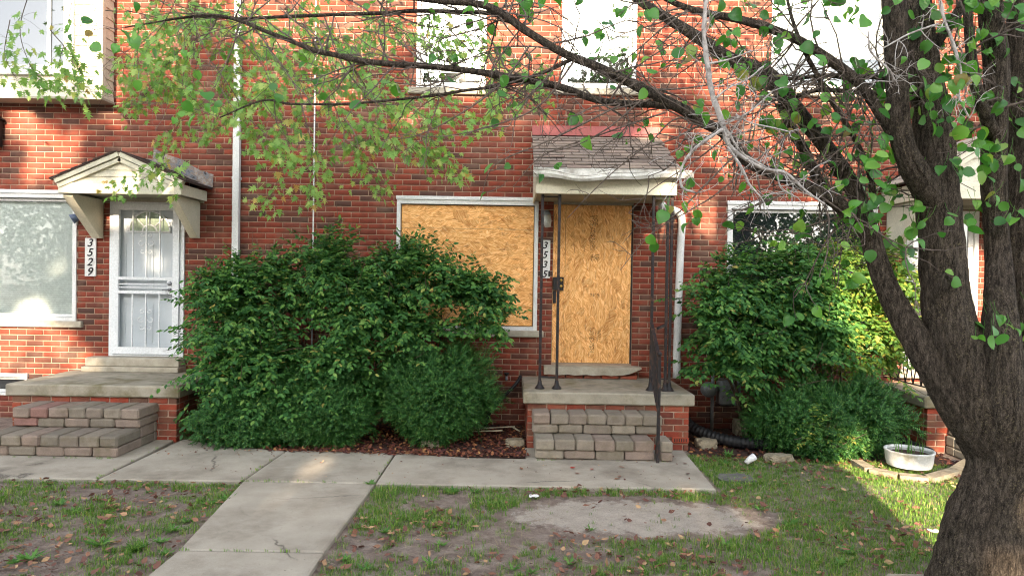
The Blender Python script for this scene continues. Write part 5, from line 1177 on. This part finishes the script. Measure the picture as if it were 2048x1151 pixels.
for (p, d) in tips:
    pr_ = .035 if p[0] < .9 else (.10 if p[0] < 1.9 else .36)
    if rng.random() < pr_:
        for j in range(rng.integers(1, 3)): pos.append(p + rng.normal(size=3) * .035); dr.append(unit(d * .3 + rng.normal(size=3) * .5 + np.array((0, -.1, -.7))))
# crown above the picture
for _ in range(1500):
    a = rng.uniform(0, 2 * math.pi); r = math.sqrt(rng.random()); pos.append(np.array((2.3 + 2.9 * r * math.cos(a), -4.3 + 2.3 * r * math.sin(a), rng.uniform(4.0, 6.6)))); dr.append(unit(rng.normal(size=3) + np.array((0, 0, -.6))))
pos, dr = np.array(pos), np.array(dr)
nm = unit(np.array((0, -1.0, .6)) + rng.normal(size=pos.shape) * .7); fr = frames(dr, nm); scl = rng.uniform(.034, .078, len(pos))
px = to_px(pos); inn = (px[:, 0] > 0) & (px[:, 0] < 2048) & (px[:, 1] > 0) & (px[:, 1] < 900)
ok = (pos[:, 1] > -6.2) & (inn | ~in_gap(pos)); pos, dr, fr, scl, px, inn = pos[ok], dr[ok], fr[ok], scl[ok], px[ok], inn[ok]
score = np.where(inn, scl / px[:, 2] * np.abs(fr[:, 1, 2]), -1); ind = pick_individuals(pos, score) & inn
scl = scl[:, None] * np.stack([np.ones(len(scl)), rng.uniform(.72, 1.08, len(scl)), rng.uniform(-.6, 2.6, len(scl))], 1)
leaf_objects('leaf', [template_mesh('leaf', PEAR_V, PEAR_F, MAT['leaf_pear'])], pos[ind], fr[ind], scl[ind], pear)
o = link('crown', scatter('crown', PEAR_V, PEAR_F, pos[~ind], fr[~ind], scl[~ind], MAT['leaf_pear']), pear); o['kind'] = 'stuff'
b = MB()
for p, d in zip(pos[:vis_n], dr[:vis_n]):
    b.tube([p, p - d * .03 + (0, 0, .01), p - d * .05 + np.array((0, 0, .035))], .0014, 3, 0, False)
o = b.build('leaf_stalks', MAT['weed'], pear); o['kind'] = 'stuff'

# ------------------------------------------------------------------ maple: trunk stands outside the frame, drooping sprays hang in
mx, my = -4.35, -4.0
maple = empty('maple_tree', (mx, my, 0)); tag(maple, 'light green maple whose drooping sprays hang before the brick wall', 'tree')
MB().tube(smooth_path([(mx, my, -.05), (mx, my, .15), (mx - .03, my + .02, 1.5), (mx + .04, my, 3.0), (mx + .1, my + .05, 4.6), (mx + .2, my + .05, 6.2), (mx + .2, my, 8)], 4), np.interp(np.linspace(0, 1, 25), [0, .05, .3, 1], [.27, .2, .16, .05]), 16, .05).build('trunk', MAT['bark'], maple, True)
for (z0, pts) in ((3.6, [(-3.4, -3.6, 4.35), (-2.3, -3.3, 4.55), (-1.1, -3.1, 4.5), (.2, -3.0, 4.35)]), (3.9, [(-3.3, -3.2, 4.7), (-2.2, -2.7, 4.9), (-1.2, -2.5, 4.8)]), (4.4, [(-4.0, -3.2, 5.2), (-3.6, -2.5, 5.3)]), (4.1, [(-4.9, -3.4, 4.7), (-5.2, -2.6, 4.7)])):
    q = smooth_path([(mx + .04, my, z0)] + pts, 5); MB().tube(q, np.linspace(.055, .012, len(q)), 8, .05).build('limb', MAT['bark'], maple, True)
MT = [[(300, -40), (315, 20), (345, 90), (362, 150), (378, 225)], [(330, 0), (300, 70), (275, 130)], [(150, -30), (130, 80), (120, 140), (160, 180)], [(60, -20), (40, 60), (60, 130), (90, 180)], [(20, 40), (10, 110), (40, 170)], [(100, 60), (150, 120), (170, 170)],
      [(430, -30), (400, 90), (385, 170), (360, 240), (335, 290), (318, 335), (280, 360), (225, 375)], [(325, 330), (345, 350), (352, 372)], [(480, 50), (455, 130), (440, 220), (425, 262)], [(470, 10), (500, 80), (540, 150), (545, 200)], [(420, 60), (350, 110), (300, 180), (270, 200)],
      [(540, 60), (590, 150), (610, 240), (625, 330), (615, 400)], [(600, 230), (560, 260), (530, 300)], [(612, 270), (570, 330), (545, 385), (530, 395)], [(640, 140), (680, 220), (715, 300), (745, 350), (770, 380)], [(690, 240), (650, 300), (640, 360)], [(700, 130), (760, 220), (820, 290), (862, 318)],
      [(760, 220), (730, 280), (700, 350)], [(780, 150), (830, 230), (880, 300), (915, 340)], [(850, 150), (900, 215), (910, 255)], [(560, 20), (620, 60), (700, 80), (760, 110)], [(700, 10), (780, 50), (850, 90), (920, 110)], [(520, 90), (600, 120), (680, 150), (740, 190)],
      [(250, 20), (330, 40), (400, 60)], [(380, 10), (470, 30), (560, 60)], [(580, -20), (600, 40), (640, 100)], [(240, 100), (290, 140), (300, 180)], [(820, 20), (880, 60), (930, 100)], [(480, 130), (520, 180), (500, 230)], [(560, 130), (640, 190), (760, 260), (800, 300)], [(900, 60), (960, 130), (985, 190), (960, 240)], [(1000, 120), (1050, 160), (1080, 190)], [(640, 40), (720, 130), (830, 200)], [(420, 120), (470, 190), (480, 230)], [(300, 20), (420, 40), (520, 110), (600, 160)], [(500, 240), (545, 280), (590, 320)]]
MT += [[(x + rng.uniform(-45, 45), y + rng.uniform(-25, 25)) for x, y in pl] for pl in MT if pl[0][0] > 230 and pl[-1][1] < 330]
mt = MB(); pos, dr, nm, scl = [], [], [], []
for pl in MT:
    Y0 = rng.uniform(-3.0, -1.9); w = np.array([P(a, b_, Y0 + .12 * j) for j, (a, b_) in enumerate(pl)]); s = smooth_path(w, 6)
    mt.tube(s, np.linspace(.0042, .0016, len(s)), 4, 0, False); L = np.linalg.norm(np.diff(s, axis=0), axis=1).sum(); low = pl[-1][1] > 260
    for _ in range(int(L * (70 if not low else 60)) + 6):
        i = rng.integers(len(s) // 4, len(s)); j = min(i + 1, len(s) - 1); t_ = unit(s[j] - s[i - 1]); sd = unit(rng.normal(size=3)); stalk = rng.uniform(.03, .22)
        base_ = s[i] + (sd * .8 + t_ * .3) * stalk
        if rng.random() < .4: mt.tube([s[i], (s[i] + base_) / 2 + (0, 0, .01), base_], .0012, 3, 0, False)
        pos.append(base_); dr.append(unit(sd * .5 + t_ * .5 + np.array((0, -.1, -.55)) + rng.normal(size=3) * .3)); nm.append(unit(np.array((0, -.55, .8)) + rng.normal(size=3) * .45)); scl.append(rng.uniform(.05, .095))
o = mt.build('twigs', MAT['twig'], maple); o['kind'] = 'stuff'
for _ in range(1300):                                             # the part of the crown above and beside the frame
    a = rng.uniform(0, 2 * math.pi); r = math.sqrt(rng.random()); pos.append(np.array((-3.9 + 3.6 * r * math.cos(a), -3.4 + 1.9 * r * math.sin(a), rng.uniform(4.3, 7.4)))); dr.append(unit(rng.normal(size=3) + np.array((0, 0, -.5)))); nm.append(unit(UP + rng.normal(size=3) * .5)); scl.append(rng.uniform(.08, .13))
pos, dr, nm, scl = map(np.array, (pos, dr, nm, scl)); fr = frames(dr, nm); px = to_px(pos)
inn = (px[:, 0] > 0) & (px[:, 0] < 2048) & (px[:, 1] > 0)
ok = inn | ~in_gap(pos); pos, fr, scl, px, inn = pos[ok], fr[ok], scl[ok], px[ok], inn[ok]
ind = pick_individuals(pos, np.where(inn, scl / px[:, 2] * (.3 + np.abs(fr[:, 1, 2])), -1))
leaf_objects('leaf', [template_mesh('leaf', MAPLE_V, MAPLE_F, MAT['leaf_maple'])], pos[ind], fr[ind], scl[ind], maple)
o = link('crown', scatter('crown', MAPLE_V, MAPLE_F, pos[~ind], fr[~ind], scl[~ind], MAT['leaf_maple']), maple); o['kind'] = 'stuff'

# ------------------------------------------------------------------ street trees across the road: they shade the front, sun comes through gaps cut for it
def street_tree(x, y, hgt, rx, ry, zc, rz, n, seed, label):
    r = np.random.default_rng(seed); e = empty('street_tree', (x, y, 0)); tag(e, label, 'tree', 'street trees across the road')
    b = MB(); b.tube(smooth_path([(x, y, -.05), (x, y, 1.0), (x + .1, y, 3.0), (x, y + .1, 6.0), (x + .1, y, hgt - 1.5)], 4), np.interp(np.linspace(0, 1, 17), [0, .1, .4, 1], [.42, .3, .24, .05]), 12, .04); b.build('trunk', MAT['bark'], e, True)
    clumps = []
    for i in range(70):
        d = unit(r.normal(size=3)); q = np.array((x, y, zc)) + d * np.array((rx, ry, rz)) * r.uniform(.35, 1.0) ** .6; clumps.append(q)
        if i < 26:
            s = np.array((x, y, r.uniform(2.6, hgt * .6))); MB().tube(smooth_path([s, s + (q - s) * .5 + np.array((0, 0, .3)), q], 4), np.linspace(.08, .02, 9), 6).build('limb', MAT['bark'], e, True)
    clumps = np.array(clumps); ci = r.integers(0, len(clumps), n)
    pos = clumps[ci] + r.normal(size=(n, 3)) * np.array((.62, .62, .5)); keep = np.ones(n, bool)
    for p, rr in SPOTS:
        v = pos - p; t = v @ SUN; dd = np.linalg.norm(v - t[:, None] * SUN, axis=1); keep &= ~((dd < rr + .17) & (t > 2))
    pos = pos[keep]; n = len(pos)
    fr = frames(unit(r.normal(size=(n, 3)) + np.array((0, 0, -.4))), unit(r.normal(size=(n, 3)) + np.array((0, .8, .5))))
    o = link('crown', scatter('crown', SHRUB_V * np.array((1, 1.5, 1)), SHRUB_F, pos, fr, r.uniform(.2, .36, n), MAT['leaf_street']), e); o['kind'] = 'stuff'
street_tree(-8.6, -23.0, 11.5, 4.3, 3.0, 8.8, 4.0, 11000, 11, 'tall street tree across the road opposite the gabled canopy')
street_tree(-1.6, -24.0, 11.0, 4.2, 3.0, 8.0, 3.6, 11000, 12, 'tall street tree across the road opposite the boarded house')
street_tree(4.6, -23.5, 11.5, 4.2, 3.0, 8.5, 4.0, 11000, 13, 'tall street tree across the road opposite the pear tree')
street_tree(-5.1, -26.0, 11.6, 3.6, 2.6, 9.1, 3.6, 8000, 15, 'unseen tall tree added to block sun, set back between the first two')  # three set-back trees added to close holes in the shade
street_tree(.2, -26.5, 11.2, 3.6, 2.6, 8.7, 3.5, 8000, 16, 'unseen tall tree added to block sun, set back behind the middle pair')
street_tree(8.0, -26.0, 12.0, 3.6, 2.6, 9.1, 3.6, 7000, 17, 'unseen tall tree added to block sun, set back before the last one')
street_tree(-12.5, -25.0, 11.6, 3.6, 2.6, 8.4, 3.6, 6000, 18, 'tall street tree across the road at the far corner yard')
street_tree(11.0, -24.0, 12.0, 4.2, 3.0, 8.0, 4.0, 5000, 14, 'tall street tree across the road farthest up the street')

for i, (tx, ty, th) in enumerate(((-14, -31, 8), (-8.5, -33, 7), (-3, -30.5, 7.5), (2, -32, 7), (7.5, -31, 8), (13, -33, 8), (19, -31, 8), (-19.5, -29, 9), (-25, -30, 9), (-31, -29, 10))):  # unseen low trees added to darken what the windows reflect
    street_tree(tx, ty, th + 1, 3.4, 2.2, th * .5, th * .5, 3600, 40 + i, 'unseen low tree added for window reflections, ' + ('near the bay window end' if tx < -12 else 'opposite the joined houses' if tx < 10 else 'near the pear tree end'))
# ------------------------------------------------------------------ lawn: grass, weeds, leaf litter
def in_poly(x, y):                                                # paved or built areas
    a = (y > yn - .0) & (y < -1.1) & (x < 1.76); b_ = (x > np.where(y > -4, -2.24 + (yn - y) * .11, -2.08)) & (x < -1.12) & (y < yn); c_ = (x > -5.3) & (x < -3.42) & (y > -1.9); return a | b_ | c_
bp = G(1275, 1032)
def bare(x, y): return ((x - bp[0]) / 1.08) ** 2 + ((y - bp[1]) / .46) ** 2
def _tuft(n, seed):
    r = np.random.default_rng(seed); v, f = [], []
    for i in range(n):
        a = r.uniform(0, 6.28); l = r.uniform(.5, 1.1); le = r.uniform(.25, .9); b0 = np.array((r.normal() * .22, r.normal() * .22, 0)); d = np.array((math.cos(a), math.sin(a), 0)); s = np.array((-d[1], d[0], 0)) * .035
        p1 = b0 + d * le * l * .35 + np.array((0, 0, l * .62)); p2 = b0 + d * le * l + np.array((0, 0, l * (1 - .3 * le))); k = len(v)
        v += [b0 - s, b0 + s, p1 + s * .8, p1 - s * .8, p2]; f += [(k, k + 1, k + 2), (k, k + 2, k + 3), (k + 3, k + 2, k + 4)]
    return np.array(v), np.array(f)
N = 105000; x = rng.uniform(-5.2, 5.2, N); y = rng.uniform(-6.4, -.9, N)
nz = .40 * vnoise(x, y, 2.1, 1) + .30 * vnoise(x, y, 5.3, 2) + .30 * vnoise(x, y, 15, 3)
rich = np.where(x > 1.6, .19, 0) + np.where((y > yn - .16) & (y < yn), .12, 0) + np.where((np.abs(x + 1.03) < .12) | (np.abs(x + 2.3) < .10), .10, 0) - .05 * (x < -2.3)
br = bare(x, y); ok = ~in_poly(x, y) & (nz + rich + .06 * rng.normal(size=N) > .46) & ((br > 1.0 + .5 * (vnoise(x, y, 4, 9) - .5)) | (rng.random(N) < .03))
ok &= (y < yn) | ((x > 1.80) & (y < -1.35 - .1 * (x - 2)))
x, y = x[ok], y[ok]; n = len(x); seeds = rng.integers(0, 4, n)
lawn = empty('lawn_grass'); tag(lawn, 'patchy green grass growing through the bare lawn soil', 'grass', kind='stuff')
for s in range(4):
    m = seeds == s; k = m.sum(); a = rng.uniform(0, 6.28, k); fr = np.zeros((k, 3, 3)); fr[:, 0, 0] = np.cos(a); fr[:, 1, 0] = np.sin(a); fr[:, 0, 1] = -np.sin(a); fr[:, 1, 1] = np.cos(a); fr[:, 2, 2] = 1
    tv, tf = _tuft(6, s + 20); o = link('grass', scatter('grass', tv, tf, np.stack([x[m], y[m], np.full(k, -.004)], 1), fr, rng.uniform(.016, .058, k) * (.7 + .6 * vnoise(x[m], y[m], 3, 17)), MAT['grass']), lawn); o['kind'] = 'stuff'
# dry straw lying on the soil
n = 5000; xx = rng.uniform(-5, 5, n); yy = rng.uniform(-6.2, -1.7, n); ok = ~in_poly(xx, yy) & ((yy < yn) | (xx > 1.85)) & (vnoise(xx, yy, 2.6, 31) > .42); xx, yy = xx[ok], yy[ok]; n = len(xx)
ST_V = np.array([(0, -.012, 0), (0, .012, 0), (.5, .012, .06), (.5, -.012, .06), (1, 0, .02)]); ST_F = np.array([(0, 1, 2), (0, 2, 3), (3, 2, 4)])
fr = frames(unit(rng.normal(size=(n, 3)) * np.array((1, 1, .12))), np.tile(UP, (n, 1)))
tag(link('straw', scatter('straw', ST_V, ST_F, np.stack([xx, yy, np.full(n, .004)], 1), fr, rng.uniform(.04, .13, n), MAT['straw'])), 'dry pale grass straw lying on the lawn soil', 'straw', kind='stuff')
# litter
LIT_V = np.array([(0, 0, .0), (.3, .3, .09), (.65, .22, .05), (1, 0, .14), (.65, -.24, .08), (.3, -.28, .03), (.5, 0, .0)])
def litter(name, label, x, y, z, smin, smax, mat):
    n = len(x); fr = frames(unit(rng.normal(size=(n, 3)) * np.array((1, 1, .25))), unit(UP + rng.normal(size=(n, 3)) * .45)); o = link(name, scatter(name, LIT_V, SHRUB_F, np.stack([x, y, z + rng.uniform(0, .012, n)], 1), fr, rng.uniform(smin, smax, n), mat)); return tag(o, label, 'leaf litter', kind='stuff')
n = 5200; x = rng.uniform(-3.4, .2, n); y = -1.62 + 1.55 * rng.random(n) ** 1.25; ok = y > np.interp(x, [-3.4, -2.75, -2.2, -1.1, -.4, .2], [-1.15, -1.42, -1.56, -1.62, -1.74, -1.7]) ; litter('bed_litter', 'dark red-brown fallen leaves covering the bed under the shrubs', x[ok], y[ok], .01 + .03 * (y[ok] < -1.5), .025, .06, MAT['litter'])
n = 1500; x = rng.uniform(1.9, 4.5, n); y = rng.uniform(-1.6, -.1, n); litter('bed_litter', 'brown fallen leaves among rocks and drain pipe', x, y, .008, .025, .06, MAT['litter'])
n = 13500; x = rng.uniform(-5.0, 5, n); y = rng.uniform(-6.2, -1.6, n); nz = .6 * vnoise(x, y, 1.7, 5) + .4 * vnoise(x, y, 6, 6); ok = ~in_poly(x, y) & (nz + .12 * rng.normal(size=n) > .5) & ((bare(x, y) > 1.0) | (rng.random(n) < .12)) & ((y < yn) | (x > 1.8)); litter('lawn_litter', 'reddish brown fallen leaves scattered through the lawn', x[ok], y[ok], .014, .026, .062, MAT['litter_tan'])
n = 420; x = rng.uniform(-3.5, 1.7, n); y = np.where(rng.random(n) < .7, -1.52 - .25 * rng.random(n) ** 2, rng.uniform(-2.5, -1.6, n)); ok = rng.random(n) < .8; litter('walk_litter', 'bits of leaf scattered over the sidewalk slabs', x[ok], y[ok], .038, .012, .03, MAT['litter_tan'])
tm_l = {k: np_mesh('fallen_leaf', LIT_V, SHRUB_F, MAT[k]) for k in ('leaf_red', 'litter_tan', 'leaf_gold')}
def fallen(px, py, mat, label, grp=None, z=.042, s=.06):
    c = G(px, py, z); o = bpy.data.objects.new('fallen_leaf', tm_l[mat]); col.objects.link(o); o.location = c; o.scale = (s,) * 3; o.rotation_euler = (0, 0, rng.uniform(0, 6)); tag(o, label, 'leaf', grp)
for a in ((1140, 935), (1186, 936)): fallen(*a, 'leaf_red', 'red fallen leaf on the sidewalk at the foot of the paver steps', 'red leaves on the sidewalk')
for a in ((1236, 950), (1228, 957), (1250, 934), (1375, 945), (1160, 945), (1045, 938), (1205, 882), (1375, 925)): fallen(*a, 'litter_tan', 'tan fallen leaf on the concrete near the paver steps', 'tan leaves by the steps', z=.042)
for a in ((1080, 982), (1165, 1010), (1240, 1108), (1660, 998), (1795, 1003), (1702, 1098), (870, 1000), (960, 1050)): fallen(*a, 'litter_tan', 'pale fallen leaf lying in the patchy lawn', 'pale leaves in the lawn', z=.03, s=.07)
# soil crumbs and pebbles
n = 7000; xx = rng.uniform(-5, 5, n); yy = rng.uniform(-6.2, -1.7, n); ok = ~in_poly(xx, yy) & ((yy < yn) | (xx > 1.85)); xx, yy = xx[ok], yy[ok]; n = len(xx)
CR_V = np.array([(1, 0, 0), (-.5, .87, 0), (-.5, -.87, 0), (.1, .1, .9), (.7, .7, .4)]); CR_F = np.array([(0, 4, 3), (4, 1, 3), (1, 2, 3), (2, 0, 3), (0, 1, 4)])
a_ = rng.normal(size=(n, 3)) * np.array((1, 1, .2)); tag(link('soil_crumbs', scatter('soil_crumbs', CR_V, CR_F, np.stack([xx, yy, np.full(n, -.004)], 1), frames(unit(a_), np.tile(UP, (n, 1))), rng.uniform(.003, .013, n), MAT['soil'])), 'crumbs of pale soil and grit on the lawn', 'soil', kind='stuff')
# grass in the slab joints
jx, jy = [], []
for (p0, p1, k) in (((-2.25, yn), (-1.13, yn), 26), ((-2.2, -4.0), (-1.16, -4.0), 26), ((-2.25, yn), (-2.22, yb), 10), ((-1.13, yn), (-1.13, yb), 10), ((-3.47, yn), (-3.5, -1.2), 14), ((-3.69, -1.9), (-4.9, -1.9), 20), ((.25, -1.72), (1.5, -1.72), 14)):
    t_ = rng.random(k) ** 1.6; jx += list(p0[0] + (p1[0] - p0[0]) * t_ + rng.normal(size=k) * .006); jy += list(p0[1] + (p1[1] - p0[1]) * t_ + rng.normal(size=k) * .006)
n = len(jx); tv, tf = _tuft(6, 77); fr = np.tile(np.eye(3), (n, 1, 1)); tag(link('joint_grass', scatter('joint_grass', tv, tf, np.stack([jx, jy, np.full(n, .03)], 1), fr, rng.uniform(.012, .04, n), MAT['grass'])), 'short grass sprouting from the slab joints', 'grass', kind='stuff')
# weeds
def weed(px, py, n, ln, wd, label, grp, mat='weed', z=0.0, upr=.45, c=None):
    c = G(px, py, z) if c is None else np.array(c); e = empty('weed', tuple(c))
    if grp == 'weeds in the lawn':
        side = '3529 side of the path' if c[0] < -1.7 else ('bare soil side of the path' if c[0] < 1.6 else 'pear tree side of the lawn')
        near = 'hugging the path edge' if min(abs(c[0] + 1.13), abs(c[0] + 2.15)) < .2 else ('hugging the sidewalk edge' if c[1] > yn - .25 else 'out in the patchy lawn')
        label = ('large' if ln * n > .95 else 'small') + ' leafy weed ' + near + ', ' + side
    tag(e, label, 'weed', grp)
    a = np.linspace(0, 2 * math.pi, n, endpoint=False) + rng.uniform(-.3, .3, n); d = np.stack([np.cos(a), np.sin(a), upr * rng.uniform(.4, 1.5, n)], 1); fr = frames(d, np.tile(UP, (n, 1)) + rng.normal(size=(n, 3)) * .15)
    tv = MAPLE_V * np.array((1, wd * .55, 1)) + np.array((0, 0, -.0)); me = np_mesh('leaf', tv, MAPLE_F, MAT[mat]); leaf_objects('leaf', [me], np.tile(c, (n, 1)) + d * .006, fr, ln * rng.uniform(.6, 1.2, n), e); return e
W1 = 'weeds in the lawn'
for a in ((320, 1085), (345, 1062), (370, 1045), (330, 1110), (120, 1010), (150, 1025), (60, 1120), (30, 1125), (200, 1090), (270, 1100), (420, 1010), (455, 1000), (300, 985), (100, 968)): weed(*a, rng.integers(9, 16), rng.uniform(.05, .11), rng.uniform(.6, 1), 'leafy green weed in the patchy lawn beside the path and 3529 steps', W1)
for a in ((770, 1065), (860, 1130), (880, 1090), (750, 1045), (905, 985), (1025, 1140), (1065, 1145), (1105, 1120), (730, 1140), (1140, 1130), (690, 1120), (950, 985), (1180, 1060)): weed(*a, rng.integers(6, 13), rng.uniform(.045, .09), rng.uniform(.6, 1), 'leafy green weed in the lawn between path and bare soil', W1)
for a in ((1520, 1020), (1700, 1105), (1760, 950), (1770, 955), (1580, 1050), (1450, 1090), (1680, 1130), (1500, 940)): weed(*a, 7, rng.uniform(.06, .1), .9, 'leafy green weed in the greener lawn near pear trunk', W1)
weed(740, 968, 7, .075, 1.3, 'bright green weed in the sidewalk joint at the path corner', None, z=.03)
weed(1455, 915, 10, .10, 1.0, 'upright green weed in the bed beside the sidewalk end', None, upr=1.2); weed(1452, 930, 8, .09, 1.0, 'low green weed in front of the upright bed weed', None)
weed(1682, 925, 5, .11, 1.5, 'round-leaved weed under the yellow-green seedling', None)
for a in ((1745, 905), (1775, 912), (1810, 935), (1850, 940), (1730, 915)): weed(*a, 34, .07, .9, 'silvery dusty miller plant beside the white tub', 'silver plants by the tub', 'silver', upr=1.0)
for i, (dx, dy) in enumerate(((-.1, .02), (.06, .08), (.1, -.05), (-.02, -.08))):
    c = tubc + np.array((dx, dy, 0)); e = empty('tub_weed', (c[0], c[1], .155)); tag(e, 'thin grass weed growing from the white tub', 'weed', 'weeds in the tub'); tv, tf = _tuft(7, 60 + i)
    me = np_mesh('blade', tv * np.array((.1, .1, .22)) + np.array((c[0], c[1], .155)), tf, MAT['weed']); link('blades', me, e)['kind'] = 'stuff'
